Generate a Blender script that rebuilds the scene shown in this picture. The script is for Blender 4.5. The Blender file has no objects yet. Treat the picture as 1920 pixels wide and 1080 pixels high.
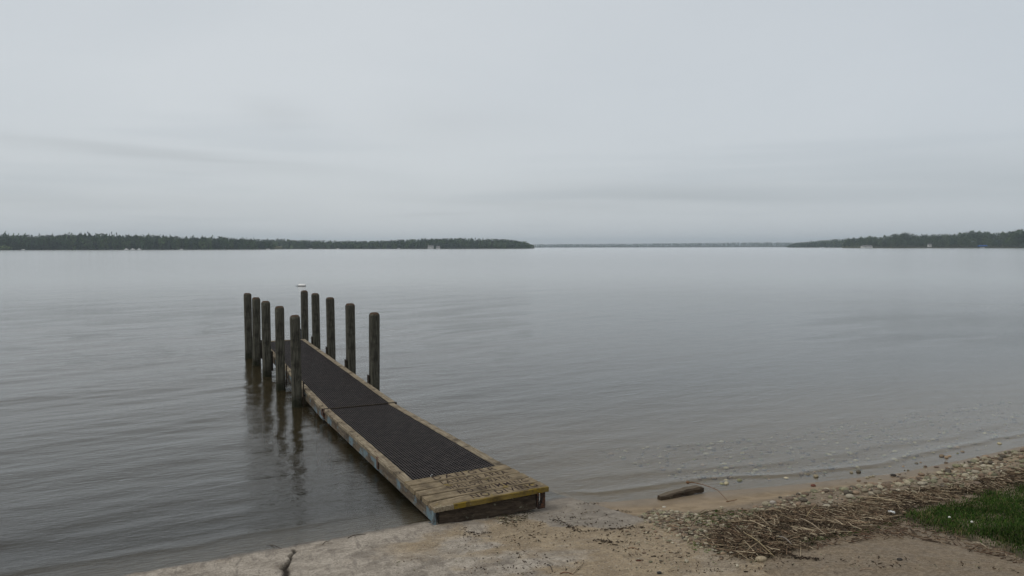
import bpy, bmesh, math, random
import numpy as np
from mathutils import Matrix, Vector, noise
SC = bpy.context.scene
C = SC.collection
R = math.radians
random.seed(7); rng = np.random.default_rng(7)

# ------------------------------------------------------------------ camera
H = 2.6; F = 1450.0; HOR = 463.3; ROLL = 0.0018
PITCH = math.atan((540 - HOR) / F)
cam = bpy.data.cameras.new('camera'); camo = bpy.data.objects.new('camera', cam); C.objects.link(camo)
cam.sensor_width = 36; cam.lens = F / 1920 * 36; cam.clip_start = .05; cam.clip_end = 20000
camo.matrix_world = Matrix.Translation((0, 0, H)) @ Matrix.Rotation(math.pi/2 - PITCH, 4, 'X') @ Matrix.Rotation(-ROLL, 4, 'Z')
SC.camera = camo
SC.render.resolution_x = 1024; SC.render.resolution_y = 576
# ------------------------------------------------------------------ light
SUN_EL, SUN_AZ = R(55), R(-115)          # azimuth measured from +Y towards +X
w = bpy.data.worlds.new('World'); SC.world = w; w.use_nodes = True
nt = w.node_tree; nt.nodes.clear()
def N(nt, t, **k):
    n = nt.nodes.new(t)
    for a, b in k.items():
        if a == 'inp':
            for i, v in b.items(): n.inputs[i].default_value = v
        else: setattr(n, a, b)
    return n
L = nt.links
out = N(nt, 'ShaderNodeOutputWorld'); bg = N(nt, 'ShaderNodeBackground', inp={1: .1})
sky = N(nt, 'ShaderNodeTexSky', sky_type='NISHITA'); sky.sun_disc = False
sky.sun_elevation = SUN_EL; sky.sun_rotation = SUN_AZ; sky.air_density = 1.0; sky.dust_density = 2.0
tc = N(nt, 'ShaderNodeTexCoord')
# overcast deck: soft large patches plus thin streaks low over the horizon
mp = N(nt, 'ShaderNodeMapping', inp={3: (1.2, 1.2, 3.2)}); L.new(tc.outputs['Generated'], mp.inputs[0])
n1 = N(nt, 'ShaderNodeTexNoise', inp={'Scale': 1.6, 'Detail': 5, 'Roughness': .5, 'Distortion': .3}); L.new(mp.outputs[0], n1.inputs['Vector'])
mp2 = N(nt, 'ShaderNodeMapping', inp={1: (3.1, .4, .2), 2: (0, R(2.5), 0), 3: (1.4, 1.4, 22)}); L.new(tc.outputs['Generated'], mp2.inputs[0])
n2 = N(nt, 'ShaderNodeTexNoise', inp={'Scale': 1.5, 'Detail': 4, 'Roughness': .45, 'Distortion': .2}); L.new(mp2.outputs[0], n2.inputs['Vector'])
r1 = N(nt, 'ShaderNodeMapRange', inp={1: .35, 2: .65, 3: 0, 4: 1}); L.new(n1.outputs[0], r1.inputs[0])
r2 = N(nt, 'ShaderNodeMapRange', interpolation_type='SMOOTHSTEP', inp={1: .52, 2: .72, 3: 0, 4: 1}); L.new(n2.outputs[0], r2.inputs[0])
sep = N(nt, 'ShaderNodeSeparateXYZ'); L.new(tc.outputs['Generated'], sep.inputs[0])
band = N(nt, 'ShaderNodeMapRange', interpolation_type='SMOOTHSTEP', inp={1: .26, 2: .02, 3: 0, 4: 1}); L.new(sep.outputs[2], band.inputs[0])
mulb = N(nt, 'ShaderNodeMath', operation='MULTIPLY'); L.new(r2.outputs[0], mulb.inputs[0]); L.new(band.outputs[0], mulb.inputs[1])
mulc = N(nt, 'ShaderNodeMath', operation='MULTIPLY', inp={1: .3}); L.new(mulb.outputs[0], mulc.inputs[0])
cA = N(nt, 'ShaderNodeMix', data_type='RGBA'); cA.inputs[6].default_value = (5.75, 6.08, 6.32, 1); cA.inputs[7].default_value = (6.15, 6.45, 6.65, 1)
L.new(r1.outputs[0], cA.inputs[0])
# the deck is a little bluer and darker towards the right (east), away from the sun
ex = N(nt, 'ShaderNodeMapRange', inp={1: -.1, 2: .65, 3: 0, 4: .38}); L.new(sep.outputs[0], ex.inputs[0])
cE = N(nt, 'ShaderNodeMix', data_type='RGBA'); cE.inputs[7].default_value = (4.6, 5.1, 5.65, 1); L.new(ex.outputs[0], cE.inputs[0]); L.new(cA.outputs[2], cE.inputs[6])
cB = N(nt, 'ShaderNodeMix', data_type='RGBA'); cB.inputs[7].default_value = (3.9, 4.35, 4.75, 1)
L.new(mulc.outputs[0], cB.inputs[0]); L.new(cE.outputs[2], cB.inputs[6])
def wm(op, a, b=None):
    n = N(nt, 'ShaderNodeMath', operation=op)
    for i, x in enumerate((a, b)):
        if x is None: continue
        if isinstance(x, (int, float)): n.inputs[i].default_value = x
        else: L.new(x, n.inputs[i])
    return n.outputs[0]
# the deck thins and brightens towards the zenith
up = N(nt, 'ShaderNodeMapRange', interpolation_type='SMOOTHSTEP', inp={1: -.06, 2: .2, 3: .925, 4: 1.0}); L.new(sep.outputs[2], up.inputs[0])
# darker drawn-out cloud bars ahead: azimuth, elevation, half length, half height, tilt, depth
az_ = wm('ARCTAN2', sep.outputs[0], sep.outputs[1]); wob = wm('MULTIPLY', wm('SUBTRACT', n2.outputs[0], .5), .05); wob2 = wm('MULTIPLY', wm('SUBTRACT', n1.outputs[0], .5), .06)
tot = 0.
for (a0, e0, wa, we, ti, dp) in ((-.44, .106, .20, .009, -.07, .10), (-.28, .165, .05, .013, -.05, .06), (-.07, .155, .10, .03, 0, .05), (.20, .073, .17, .012, -.02, .09), (.0, .058, .18, .008, -.03, .06), (-.1, .04, .06, .003, .06, .05), (.6, .09, .2, .03, 0, .05), (-.55, .055, .25, .012, -.03, .05)):
    da = wm('SUBTRACT', az_, a0); de = wm('ADD', wm('SUBTRACT', sep.outputs[2], e0), wm('ADD', wm('MULTIPLY', da, -ti), wob))
    da = wm('ADD', da, wob2)
    q = wm('ADD', wm('POWER', wm('ABSOLUTE', wm('DIVIDE', da, wa)), 2.), wm('POWER', wm('ABSOLUTE', wm('DIVIDE', de, we)), 2.))
    tot = wm('ADD', tot, wm('MULTIPLY', wm('EXPONENT', wm('MULTIPLY', q, -1.)), dp*1.15))
vv_ = N(nt, 'ShaderNodeVectorMath', operation='SCALE'); L.new(cB.outputs[2], vv_.inputs[0]); L.new(wm('MULTIPLY', up.outputs[0], wm('SUBTRACT', 1., tot)), vv_.inputs['Scale'])
cS = N(nt, 'ShaderNodeMix', data_type='RGBA', inp={0: .9}); L.new(sky.outputs[0], cS.inputs[6]); hi_ = N(nt, 'ShaderNodeMapRange', interpolation_type='SMOOTHSTEP', inp={1: .3, 2: .75, 3: 0, 4: 1}); L.new(sep.outputs[2], hi_.inputs[0])
cZ = N(nt, 'ShaderNodeMix', data_type='RGBA'); cZ.inputs[7].default_value = (6.5, 6.45, 6.3, 1); L.new(hi_.outputs[0], cZ.inputs[0]); L.new(vv_.outputs[0], cZ.inputs[6])
L.new(cZ.outputs[2], cS.inputs[7])
L.new(cS.outputs[2], bg.inputs[0]); L.new(bg.outputs[0], out.inputs[0])
sl = bpy.data.lights.new('sun', 'SUN'); sl.energy = 1.1; sl.angle = R(25); sl.color = (1, .97, .92)
so = bpy.data.objects.new('sun', sl); C.objects.link(so)
sd = Vector((math.sin(SUN_AZ)*math.cos(SUN_EL), math.cos(SUN_AZ)*math.cos(SUN_EL), math.sin(SUN_EL)))
so.rotation_euler = sd.to_track_quat('Z', 'Y').to_euler()
SC.view_settings.view_transform = 'Standard'; SC.view_settings.look = 'None'; SC.view_settings.exposure = .12; SC.view_settings.gamma = 1
SC.render.engine = 'CYCLES'; SC.cycles.max_bounces = 8; SC.cycles.transparent_max_bounces = 12

# ------------------------------------------------------------------ helpers
TH = 0.448                                   # the dock runs 25.7 degrees left of the view axis
ST, CT = math.sin(TH), math.cos(TH)
def UV(u, v, z=0.0): return (-u*ST + v*CT, u*CT + v*ST, z)
def toUV(X, Y): return (-X*ST + Y*CT, X*CT + Y*ST)
def tag(o, label=None, cat=None, group=None, kind=None):
    for k, v in (('label', label), ('category', cat), ('group', group), ('kind', kind)):
        if v: o[k] = v
    return o
def mesh(name, V, Fc, mat, parent=None, smooth=False, cols=None, attrs=None, mats=None, midx=None):
    me = bpy.data.meshes.new(name)
    V = np.asarray(V, dtype=np.float32).reshape(-1, 3)
    if isinstance(Fc, np.ndarray):
        k = Fc.shape[1]; n = Fc.shape[0]
        me.vertices.add(len(V)); me.vertices.foreach_set('co', V.ravel())
        me.loops.add(n*k); me.loops.foreach_set('vertex_index', Fc.astype(np.int32).ravel())
        me.polygons.add(n); me.polygons.foreach_set('loop_start', np.arange(0, n*k, k, dtype=np.int32))
        me.update(calc_edges=True)
    else: me.from_pydata([tuple(map(float, v)) for v in V], [], Fc); me.update()
    if smooth: me.polygons.foreach_set('use_smooth', np.ones(len(me.polygons), dtype=bool))
    if cols is not None:
        a = me.color_attributes.new('Col', 'FLOAT_COLOR', 'POINT')
        c = np.ones((len(V), 4), dtype=np.float32); c[:, :3] = np.asarray(cols, dtype=np.float32).reshape(-1, 3); a.data.foreach_set('color', c.ravel())
    for nme, arr in (attrs or {}).items():
        a = me.attributes.new(nme, 'FLOAT', 'POINT'); a.data.foreach_set('value', np.asarray(arr, dtype=np.float32).ravel())
    me.materials.append(mat)
    o = bpy.data.objects.new(name, me); C.objects.link(o)
    if parent: o.parent = parent
    return o
def empty(name, loc=(0, 0, 0), rz=0):
    o = bpy.data.objects.new(name, None); C.objects.link(o); o.location = loc; o.rotation_euler = (0, 0, rz); o.empty_display_size = .1; return o
class MB:
    def __init__(s): s.V = []; s.F = []; s.c = []
    def add(s, V, Fc, col=None):
        b = len(s.V); s.V += [tuple(v) for v in V]; s.F += [tuple(i+b for i in f) for f in Fc]
        s.c += [col or (1, 1, 1)]*len(V)
    def hexa(s, P, col=None):     # 8 corner points: bottom 4 ccw, top 4 ccw
        s.add(P, [(3, 2, 1, 0), (4, 5, 6, 7), (0, 1, 5, 4), (1, 2, 6, 5), (2, 3, 7, 6), (3, 0, 4, 7)], col)
    def box(s, x0, y0, z0, x1, y1, z1, col=None):
        s.hexa([(x0, y0, z0), (x1, y0, z0), (x1, y1, z0), (x0, y1, z0), (x0, y0, z1), (x1, y0, z1), (x1, y1, z1), (x0, y1, z1)], col)
    def tube(s, pts, rads, n=6, col=None, cap=True):
        pts = [Vector(p) for p in pts]; V = []; Fc = []
        for i, p in enumerate(pts):
            d = (pts[min(i+1, len(pts)-1)] - pts[max(i-1, 0)]).normalized()
            a = d.cross(Vector((0, 0, 1)) if abs(d.z) < .9 else Vector((1, 0, 0))).normalized(); b = d.cross(a)
            for k in range(n):
                t = 2*math.pi*k/n; V.append(p + (a*math.cos(t) + b*math.sin(t))*rads[i])
        for i in range(len(pts)-1):
            for k in range(n): Fc.append((i*n+k, i*n+(k+1) % n, (i+1)*n+(k+1) % n, (i+1)*n+k))
        if cap: Fc += [tuple(range(n)), tuple(reversed(range((len(pts)-1)*n, len(pts)*n)))]
        s.add(V, Fc, col)
    def build(s, name, mat, parent=None, smooth=False):
        o = mesh(name, s.V, s.F, mat, parent, smooth, cols=s.c)
        bm = bmesh.new(); bm.from_mesh(o.data); bmesh.ops.recalc_face_normals(bm, faces=bm.faces); bm.to_mesh(o.data); bm.free()
        return o
def bevel(o, wd=.004, seg=1):
    m = o.modifiers.new('b', 'BEVEL'); m.width = wd; m.segments = seg; m.limit_method = 'ANGLE'; return o

def mat(name, base=(.5, .5, .5), rough=.8, spec=.3, metal=0):
    m = bpy.data.materials.new(name); m.use_nodes = True; nt = m.node_tree
    p = nt.nodes['Principled BSDF']; p.inputs['Base Color'].default_value = (*base, 1); p.inputs['Roughness'].default_value = rough
    p.inputs['Specular IOR Level'].default_value = spec*.35; p.inputs['Metallic'].default_value = metal
    return m, nt, p
class G:      # small node-graph builder
    def __init__(s, nt): s.nt = nt; s.geo = N(nt, 'ShaderNodeNewGeometry'); s.pos = s.geo.outputs['Position']
    def ln(s, a, b): s.nt.links.new(a, b)
    def vec(s, scale=(1, 1, 1), rot=(0, 0, 0), obj=False, loc=(0, 0, 0)):
        m = N(s.nt, 'ShaderNodeMapping', inp={1: loc, 2: rot, 3: scale})
        if obj: t = N(s.nt, 'ShaderNodeTexCoord'); s.ln(t.outputs['Object'], m.inputs[0])
        else: s.ln(s.pos, m.inputs[0])
        return m.outputs[0]
    def noise(s, v, scale, det=4, rough=.55, dist=0.):
        n = N(s.nt, 'ShaderNodeTexNoise', inp={'Scale': scale, 'Detail': det, 'Roughness': rough, 'Distortion': dist}); s.ln(v, n.inputs['Vector']); return n.outputs[0]
    def vor(s, v, scale, feat='F1', o='Distance'):
        n = N(s.nt, 'ShaderNodeTexVoronoi', feature=feat, inp={'Scale': scale}); s.ln(v, n.inputs['Vector']); return n.outputs[o]
    def rng(s, x, a, b, c=0., d=1., smooth=True):
        n = N(s.nt, 'ShaderNodeMapRange', inp={1: a, 2: b, 3: c, 4: d})
        if smooth: n.interpolation_type = 'SMOOTHSTEP'
        s.ln(x, n.inputs[0]); return n.outputs[0]
    def m(s, op, a, b=None):
        n = N(s.nt, 'ShaderNodeMath', operation=op)
        for i, x in enumerate((a, b)):
            if x is None: continue
            if isinstance(x, (int, float)): n.inputs[i].default_value = x
            else: s.ln(x, n.inputs[i])
        return n.outputs[0]
    def mix(s, f, a, b, bt='MIX'):
        n = N(s.nt, 'ShaderNodeMix', data_type='RGBA', blend_type=bt)
        for i, x in ((0, f), (6, a), (7, b)):
            if isinstance(x, (int, float)): n.inputs[i].default_value = x
            elif isinstance(x, tuple): n.inputs[i].default_value = (*x[:3], 1)
            else: s.ln(x, n.inputs[i])
        return n.outputs[2]
    def attr(s, name, col=False):
        n = N(s.nt, 'ShaderNodeAttribute', attribute_name=name); return n.outputs[0 if col else 2]
    def bump(s, h, dist=.01, strength=1., normal=None):
        n = N(s.nt, 'ShaderNodeBump', inp={'Strength': strength, 'Distance': dist}); s.ln(h, n.inputs['Height'])
        if normal: s.ln(normal, n.inputs['Normal'])
        return n.outputs[0]

# ------------------------------------------------------------------ materials
def m_wood(name, a, b, dark, scale=1., axis='x', obj=True, paint=None, pthr=.5, stain=.5, capc=None):
    """weathered board: grain along the local axis, checks, lichen blotches, remains of paint"""
    m, nt, p = mat(name, rough=.85, spec=.25); g = G(nt)
    sc = {'x': (1, 14, 14), 'y': (14, 1, 14), 'z': (14, 14, 1)}[axis]
    v = g.vec(tuple(k*scale for k in sc), obj=obj); v0 = g.vec((1, 1, 1), obj=obj)
    gr = g.noise(v, 3.5, 6, .65, .3)
    blo = g.noise(v0, 5., 5, .6)
    c = g.mix(g.rng(gr, .35, .65), a, b)
    c = g.mix(g.rng(g.noise(v, 7, 3, .7), .56, .72, 0, .8), c, dark)
    c = g.mix(g.rng(blo, .48, .72, 0, stain), c, dark)
    c = g.mix(g.rng(g.noise(v0, 11, 4, .7), .6, .75, 0, .35), c, (.27, .27, .2))
    h = gr
    if capc:
        alg = g.rng(g.m('ADD', g.m('MULTIPLY', g.noise(v0, 7, 4, .6), .35), g.attr('hz')), .36, .22, 0, .85); c = g.mix(alg, c, (.017, .019, .011))
    if capc: c = g.mix(g.attr('cap'), c, capc)
    if paint:
        pm = g.rng(g.noise(v0, 6.5, 7, .72), pthr, pthr+.06)
        c = g.mix(pm, c, paint)
    g.ln(c, p.inputs['Base Color']); g.ln(g.bump(h, .004, .8), p.inputs['Normal'])
    return m
# dock woods: local frames are world aligned, so the grain runs along the dock through a rotated mapping
def m_deckwood(name, a, b, dark, along, paint=None, pthr=.5, stain=.5, rough=.85, wear=None, psc=6.5):
    m, nt, p = mat(name, rough=rough, spec=.25); g = G(nt)
    def V(sx, sy, sz):
        r = N(nt, 'ShaderNodeVectorRotate', rotation_type='Z_AXIS', inp={'Angle': -TH}); g.ln(g.pos, r.inputs[0])
        mm = N(nt, 'ShaderNodeMapping', inp={3: (sx, sy, sz)}); g.ln(r.outputs[0], mm.inputs[0]); return mm.outputs[0]
    v = V(*((1, 16, 16) if along == 'v' else (16, 1, 16))); v0 = V(1, 1, 1)
    gr = g.noise(v, 3.2, 6, .65, .3)
    c = g.mix(g.rng(gr, .35, .65), a, b)
    c = g.mix(g.rng(g.noise(v, 6, 4, .7), .53, .68, 0, .8), c, dark)
    c = g.mix(g.rng(g.noise(v0, 4.5, 6, .62), .46, .7, 0, stain), c, dark)
    if paint:
        c = g.mix(g.rng(g.noise(v0, psc, 8, .75), pthr, pthr+.07), c, paint)
    c = g.mix(g.rng(g.noise(v0, 16, 4, .7), .6, .72, 0, .5), c, (.28, .28, .21))
    if wear: c = g.mix(g.rng(g.noise(v0, 3., 5, .7), .55, .62), c, wear)
    g.ln(c, p.inputs['Base Color']); g.ln(g.bump(gr, .005, .9, g.bump(g.noise(v0, 60, 3), .002, .6)), p.inputs['Normal'])
    return m
M_rail = m_deckwood('weathered_rail', (.16, .13, .09), (.27, .23, .165), (.055, .042, .03), 'u', stain=.9)
M_side = m_deckwood('painted_side', (.075, .06, .045), (.14, .115, .085), (.035, .027, .022), 'u', paint=(.12, .17, .195), pthr=.50, stain=.75, psc=3.2)
M_plank = m_deckwood('plank', (.145, .115, .074), (.245, .195, .128), (.045, .034, .024), 'v', paint=(.19, .14, .04), pthr=.585, stain=.65, psc=4.)
M_nose = m_deckwood('yellow_edge', (.15, .11, .04), (.20, .145, .04), (.06, .042, .02), 'v', paint=(.18, .125, .02), pthr=.5, stain=.9)
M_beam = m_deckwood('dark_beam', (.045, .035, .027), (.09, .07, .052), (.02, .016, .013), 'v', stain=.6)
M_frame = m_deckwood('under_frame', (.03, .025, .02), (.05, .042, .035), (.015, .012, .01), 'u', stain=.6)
M_post = m_wood('post_wood', (.034, .033, .027), (.10, .096, .076), (.012, .011, .009), 1, 'z', stain=.55, capc=(.07, .045, .03))
M_postdark = m_wood('post_plate', (.03, .025, .02), (.055, .045, .037), (.012, .01, .008), 1, 'z')
M_driftwood = m_wood('driftwood', (.045, .034, .024), (.09, .07, .05), (.014, .010, .008), 1.2, 'x')
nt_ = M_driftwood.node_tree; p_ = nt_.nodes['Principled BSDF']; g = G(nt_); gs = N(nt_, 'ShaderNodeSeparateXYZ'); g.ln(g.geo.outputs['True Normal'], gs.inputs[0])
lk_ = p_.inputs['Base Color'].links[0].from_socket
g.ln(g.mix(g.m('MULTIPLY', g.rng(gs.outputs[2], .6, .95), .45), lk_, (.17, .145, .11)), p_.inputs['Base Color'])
M_twig, nt_, p_ = mat('twig', (.16, .09, .05), .8)
M_ink, nt_, p_ = mat('letter_groove', (.05, .03, .03), .9); g = G(nt_)
g.ln(g.mix(g.rng(g.noise(g.pos, 35, 4, .7), .5, .7), (.022, .014, .014), (.12, .09, .06)), p_.inputs['Base Color'])
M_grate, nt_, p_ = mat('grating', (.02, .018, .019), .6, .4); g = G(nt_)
gs = N(nt_, 'ShaderNodeSeparateXYZ'); g.ln(g.geo.outputs['Normal'], gs.inputs[0])      # shade of the holes painted black on bar sides; dust lightens the treads
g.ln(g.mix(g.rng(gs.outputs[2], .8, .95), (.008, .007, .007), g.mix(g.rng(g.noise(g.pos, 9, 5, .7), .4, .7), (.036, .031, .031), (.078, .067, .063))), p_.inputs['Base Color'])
M_rust, nt_, p_ = mat('rusty_metal', (.06, .04, .03), .7); g = G(nt_)
g.ln(g.mix(g.rng(g.noise(g.pos, 25, 5, .7), .45, .6), (.035, .028, .025), (.12, .06, .035)), p_.inputs['Base Color'])
M_bracket, nt_, p_ = mat('bluish_steel', (.12, .16, .18), .6, .4); g = G(nt_)
g.ln(g.mix(g.rng(g.noise(g.pos, 18, 5, .7), .45, .6), (.14, .19, .21), (.05, .04, .035)), p_.inputs['Base Color'])
M_white, _, _ = mat('white_paint', (.78, .78, .76), .5)
M_dark, _, _ = mat('dark_trim', (.03, .035, .04), .6)
M_blue, _, _ = mat('blue_canvas', (.02, .10, .32), .7)
M_roof, _, _ = mat('grey_roof', (.12, .12, .12), .8)
M_wall, _, _ = mat('pale_siding', (.5, .5, .48), .8)
M_winglass, _, _ = mat('window_glass', (.02, .025, .03), .1, .5)

def colmat(name, rough=.85, bumpd=None, mul=1., nscale=60, trans=0, spec=.25, lo=.7, hi=1.2):
    m, nt, p = mat(name, rough=rough, spec=spec); g = G(nt)
    c = g.attr('Col', True); n = g.noise(g.pos, nscale, 4, .7)
    n2 = g.rng(n, .3, .7, lo*mul, hi*mul)
    cc = N(nt, 'ShaderNodeVectorMath', operation='SCALE'); g.ln(c, cc.inputs[0]); g.ln(n2, cc.inputs['Scale'])
    g.ln(cc.outputs[0], p.inputs['Base Color'])
    if bumpd: g.ln(g.bump(n, bumpd), p.inputs['Normal'])
    return m
M_stone = colmat('stone', .75, .003, nscale=90)
M_reed = colmat('dry_reed', .8, nscale=40)
M_leaf = colmat('grass_blade', .9, nscale=30, spec=.05)
M_crown = colmat('leaf_clump', .75, nscale=.6, spec=.15, lo=.6, hi=1.5)
M_trunk, _, _ = mat('bark', (.06, .05, .04), .9)

# concrete of the boat ramp, with blown sand and grime lying on it
M_ramp, nt_, p_ = mat('ramp_concrete', rough=.85, spec=.25); g = G(nt_)
v = g.pos
big = g.noise(v, 1.6, 6, .6, .4); mid = g.noise(v, 5.5, 7, .65, .3); fine = g.noise(v, 70, 4, .7); grit = g.noise(v, 190, 2, .8)
c = g.mix(g.rng(mid, .38, .62), (.27, .24, .20), (.39, .35, .295))
c = g.mix(g.rng(g.noise(v, 3.2, 5, .6, .6), .52, .68, 0, .65), c, (.135, .118, .10))
def vrot(ang, sc):
    r_ = N(nt_, 'ShaderNodeVectorRotate', rotation_type='Z_AXIS', inp={'Angle': -ang}); g.ln(g.pos, r_.inputs[0])
    m_ = N(nt_, 'ShaderNodeMapping', inp={3: sc}); g.ln(r_.outputs[0], m_.inputs[0]); return m_.outputs[0]
# scoured streaks running down the slope and dark pores
c = g.mix(g.rng(g.noise(vrot(TH+R(80), (1.2, 6, 1)), 2.2, 6, .7, .5), .5, .66, 0, .6), c, (.115, .10, .088))
c = g.mix(g.rng(g.noise(v, 95, 3, .8), .57, .68, 0, .75), c, (.075, .062, .052))
sandm = g.attr('sand'); sm = g.m('ADD', sandm, g.rng(big, .35, .65, -.45, .45)); sm = g.rng(sm, .15, .85)
sc = g.mix(g.rng(mid, .35, .65), (.23, .18, .12), (.32, .255, .17))
c = g.mix(sm, c, sc)
c = g.mix(g.rng(fine, .52, .64, 0, .75), c, (.10, .078, .06))
c = g.mix(g.rng(g.noise(v, 48, 3, .75), .56, .68, 0, .55), c, (.44, .41, .35))
c = g.mix(g.m('MULTIPLY', g.attr('bare'), g.rng(mid, .3, .6, .95, .6)), c, (.185, .165, .14))
c = g.mix(g.rng(g.noise(v, 28, 5, .75, .4), .36, .6, .35, 0), c, (.10, .08, .06))
c = g.mix(g.rng(grit, .63, .74, 0, .6), c, (.38, .35, .29))
dk = g.rng(g.noise(v, 13, 6, .75, .5), .60, .70, 0, .6); c = g.mix(g.m('MULTIPLY', dk, g.rng(sm, 0, 1, .25, 1)), c, (.07, .052, .04))
wet = g.rng(g.attr('hgt'), -.005, .022, 1, 0)
c = g.mix(g.m('MULTIPLY', wet, .8), c, (.075, .066, .056))
c = g.mix(g.rng(g.attr('hgt'), -.03, -.2, 0, 1), c, (.03, .028, .018))
c = g.mix(g.attr('crack'), c, (.03, .025, .02))
g.ln(c, p_.inputs['Base Color']); g.ln(g.rng(wet, 0, 1, .85, .35), p_.inputs['Roughness'])
hh = g.m('ADD', g.m('MULTIPLY', fine, .5), mid)
g.ln(g.bump(hh, .012, .6, g.bump(grit, .003, .7)), p_.inputs['Normal'])

# the ground sheet: wet sand, gritty sand, lake bed
M_ground, nt_, p_ = mat('sand_ground', rough=.9, spec=.25); g = G(nt_)
v = g.pos
big = g.noise(v, 1.1, 6, .6, .4); mid = g.noise(v, 6, 6, .65, .3); fine = g.noise(v, 60, 4, .7); grit = g.noise(v, 170, 2, .8)
c = g.mix(g.rng(mid, .35, .65), (.19, .145, .095), (.27, .21, .14))
c = g.mix(g.rng(big, .42, .62, 0, .5), c, (.25, .20, .145))
gm = g.attr('grit')
c = g.mix(g.m('MULTIPLY', gm, g.rng(mid, .4, .6, .3, .9)), c, (.20, .165, .125))
c = g.mix(g.m('MULTIPLY', g.rng(fine, .5, .66, 0, .8), gm), c, (.085, .065, .045))
c = g.mix(g.m('MULTIPLY', g.rng(g.noise(v, 26, 5, .75, .4), .38, .6, .6, 0), gm), c, (.09, .07, .05))
c = g.mix(g.m('MULTIPLY', g.rng(grit, .62, .72, 0, .7), gm), c, (.38, .34, .28))
c = g.mix(g.m('MULTIPLY', g.rng(g.noise(v, 12, 6, .75, .5), .6, .68, 0, .7), gm), c, (.065, .05, .035))
c = g.mix(g.attr('soil'), c, (.038, .034, .018))
hg = g.attr('hgt')
wet = g.rng(hg, .004, .035, 1, 0)
c = g.mix(g.m('MULTIPLY', wet, .5), c, (.12, .095, .066))
deep = g.rng(hg, -.25, -.9, 0, 1)
c = g.mix(deep, c, (.075, .07, .048))
g.ln(c, p_.inputs['Base Color']); g.ln(g.rng(wet, 0, 1, .9, .4), p_.inputs['Roughness'])
hh = g.m('ADD', g.m('MULTIPLY', fine, .4), mid)
g.ln(g.bump(hh, .012, .5, g.bump(grit, .003, .5)), p_.inputs['Normal'])

M_far, nt_, p_ = mat('far_ground', (.06, .065, .035), .95)

# water: mirror-like ripples over a turbid body that hides the bed as it deepens
M_water = bpy.data.materials.new('lake_water'); M_water.use_nodes = True; nt_ = M_water.node_tree; nt_.nodes.clear(); g = G(nt_)
out = N(nt_, 'ShaderNodeOutputMaterial')
WR = R(-12)
cd = N(nt_, 'ShaderNodeVectorMath', operation='DISTANCE', inp={1: (0, 6, 0)}); g.ln(g.pos, cd.inputs[0])
open_w = g.rng(cd.outputs['Value'], 8, 60, 0, 1)         # out on the open lake the ripples are too fine to draw: they roughen the surface
def vecr(ang, sc):
    r_ = N(nt_, 'ShaderNodeVectorRotate', rotation_type='Z_AXIS', inp={'Angle': -ang}); g.ln(g.pos, r_.inputs[0])
    m_ = N(nt_, 'ShaderNodeMapping', inp={3: sc}); g.ln(r_.outputs[0], m_.inputs[0]); return m_.outputs[0]
hA = g.noise(vecr(R(36), (.45, 1.5, 1)), 2.4, 3, .5, .5)
hB = g.noise(vecr(R(22), (.6, 1.8, 1)), 9, 3, .55, .4)
hC = g.noise(vecr(R(5), (.8, 1.6, 1)), 28, 2, .5, .2)
# patches of calmer and rougher water
calm = g.rng(g.noise(g.vec((.05, .2, 1), (0, 0, R(-4))), 1, 3, .5), .35, .65, .8, 1.12)
nb = g.bump(hA, .009, 1.0); b2 = g.bump(hB, .0058, 1.0, nb); b3 = g.bump(hC, .0026, 1.0, b2)
calm = g.m('MULTIPLY', calm, g.rng(cd.outputs['Value'], 10, 70, 1, .12))
for b in (nb, b2, b3): g.ln(calm, b.node.inputs['Strength'])
nrm = b3
fr = N(nt_, 'ShaderNodeFresnel', inp={'IOR': 1.333}); g.ln(nrm, fr.inputs['Normal'])
gl = N(nt_, 'ShaderNodeBsdfGlossy', inp={'Roughness': .03, 'Color': (1, 1, 1, 1)}); g.ln(nrm, gl.inputs['Normal']); g.ln(g.rng(open_w, 0, 1, .03, .13), gl.inputs['Roughness'])
tr = N(nt_, 'ShaderNodeBsdfTransparent', inp={'Color': (.86, .87, .80, 1)})
df = N(nt_, 'ShaderNodeBsdfDiffuse', inp={'Color': (.034, .027, .014, 1)})
bd = N(nt_, 'ShaderNodeMixShader'); g.ln(g.attr('murk'), bd.inputs[0]); g.ln(tr.outputs[0], bd.inputs[1]); g.ln(df.outputs[0], bd.inputs[2])
mx = N(nt_, 'ShaderNodeMixShader'); g.ln(fr.outputs[0], mx.inputs[0]); g.ln(bd.outputs[0], mx.inputs[1]); g.ln(gl.outputs[0], mx.inputs[2])
g.ln(mx.outputs[0], out.inputs[0])

# ------------------------------------------------------------------ ground, ramp, water
def smooth(a, b, x): t = np.clip((x-a)/(b-a), 0, 1); return t*t*(3-2*t)
class VN:   # cheap value noise for arrays
    def __init__(s, seed): s.t = np.random.default_rng(seed).random((256, 256))
    def __call__(s, x, y):
        x = np.asarray(x, float); y = np.asarray(y, float)
        xi = np.floor(x).astype(int); yi = np.floor(y).astype(int); fx = x-xi; fy = y-yi
        fx = fx*fx*(3-2*fx); fy = fy*fy*(3-2*fy); t = s.t
        a = t[xi % 256, yi % 256]; b = t[(xi+1) % 256, yi % 256]; c = t[xi % 256, (yi+1) % 256]; d = t[(xi+1) % 256, (yi+1) % 256]
        return (a*(1-fx)+b*fx)*(1-fy) + (c*(1-fx)+d*fx)*fy
vn = VN(3)
def fbm(x, y, o=4):
    s = 0; a = .5
    for i in range(o): s = s + a*(vn(x*2**i+i*17.3, y*2**i+i*5.1)-.5); a *= .5
    return s
def z_ramp(u, v): return .15*(6.78 + .035*v - u)
UWv = [-60, 3.9, 4.3, 4.74, 5.37, 6.42, 7.81, 9.34, 10.2, 12, 20, 60, 400]
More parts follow.
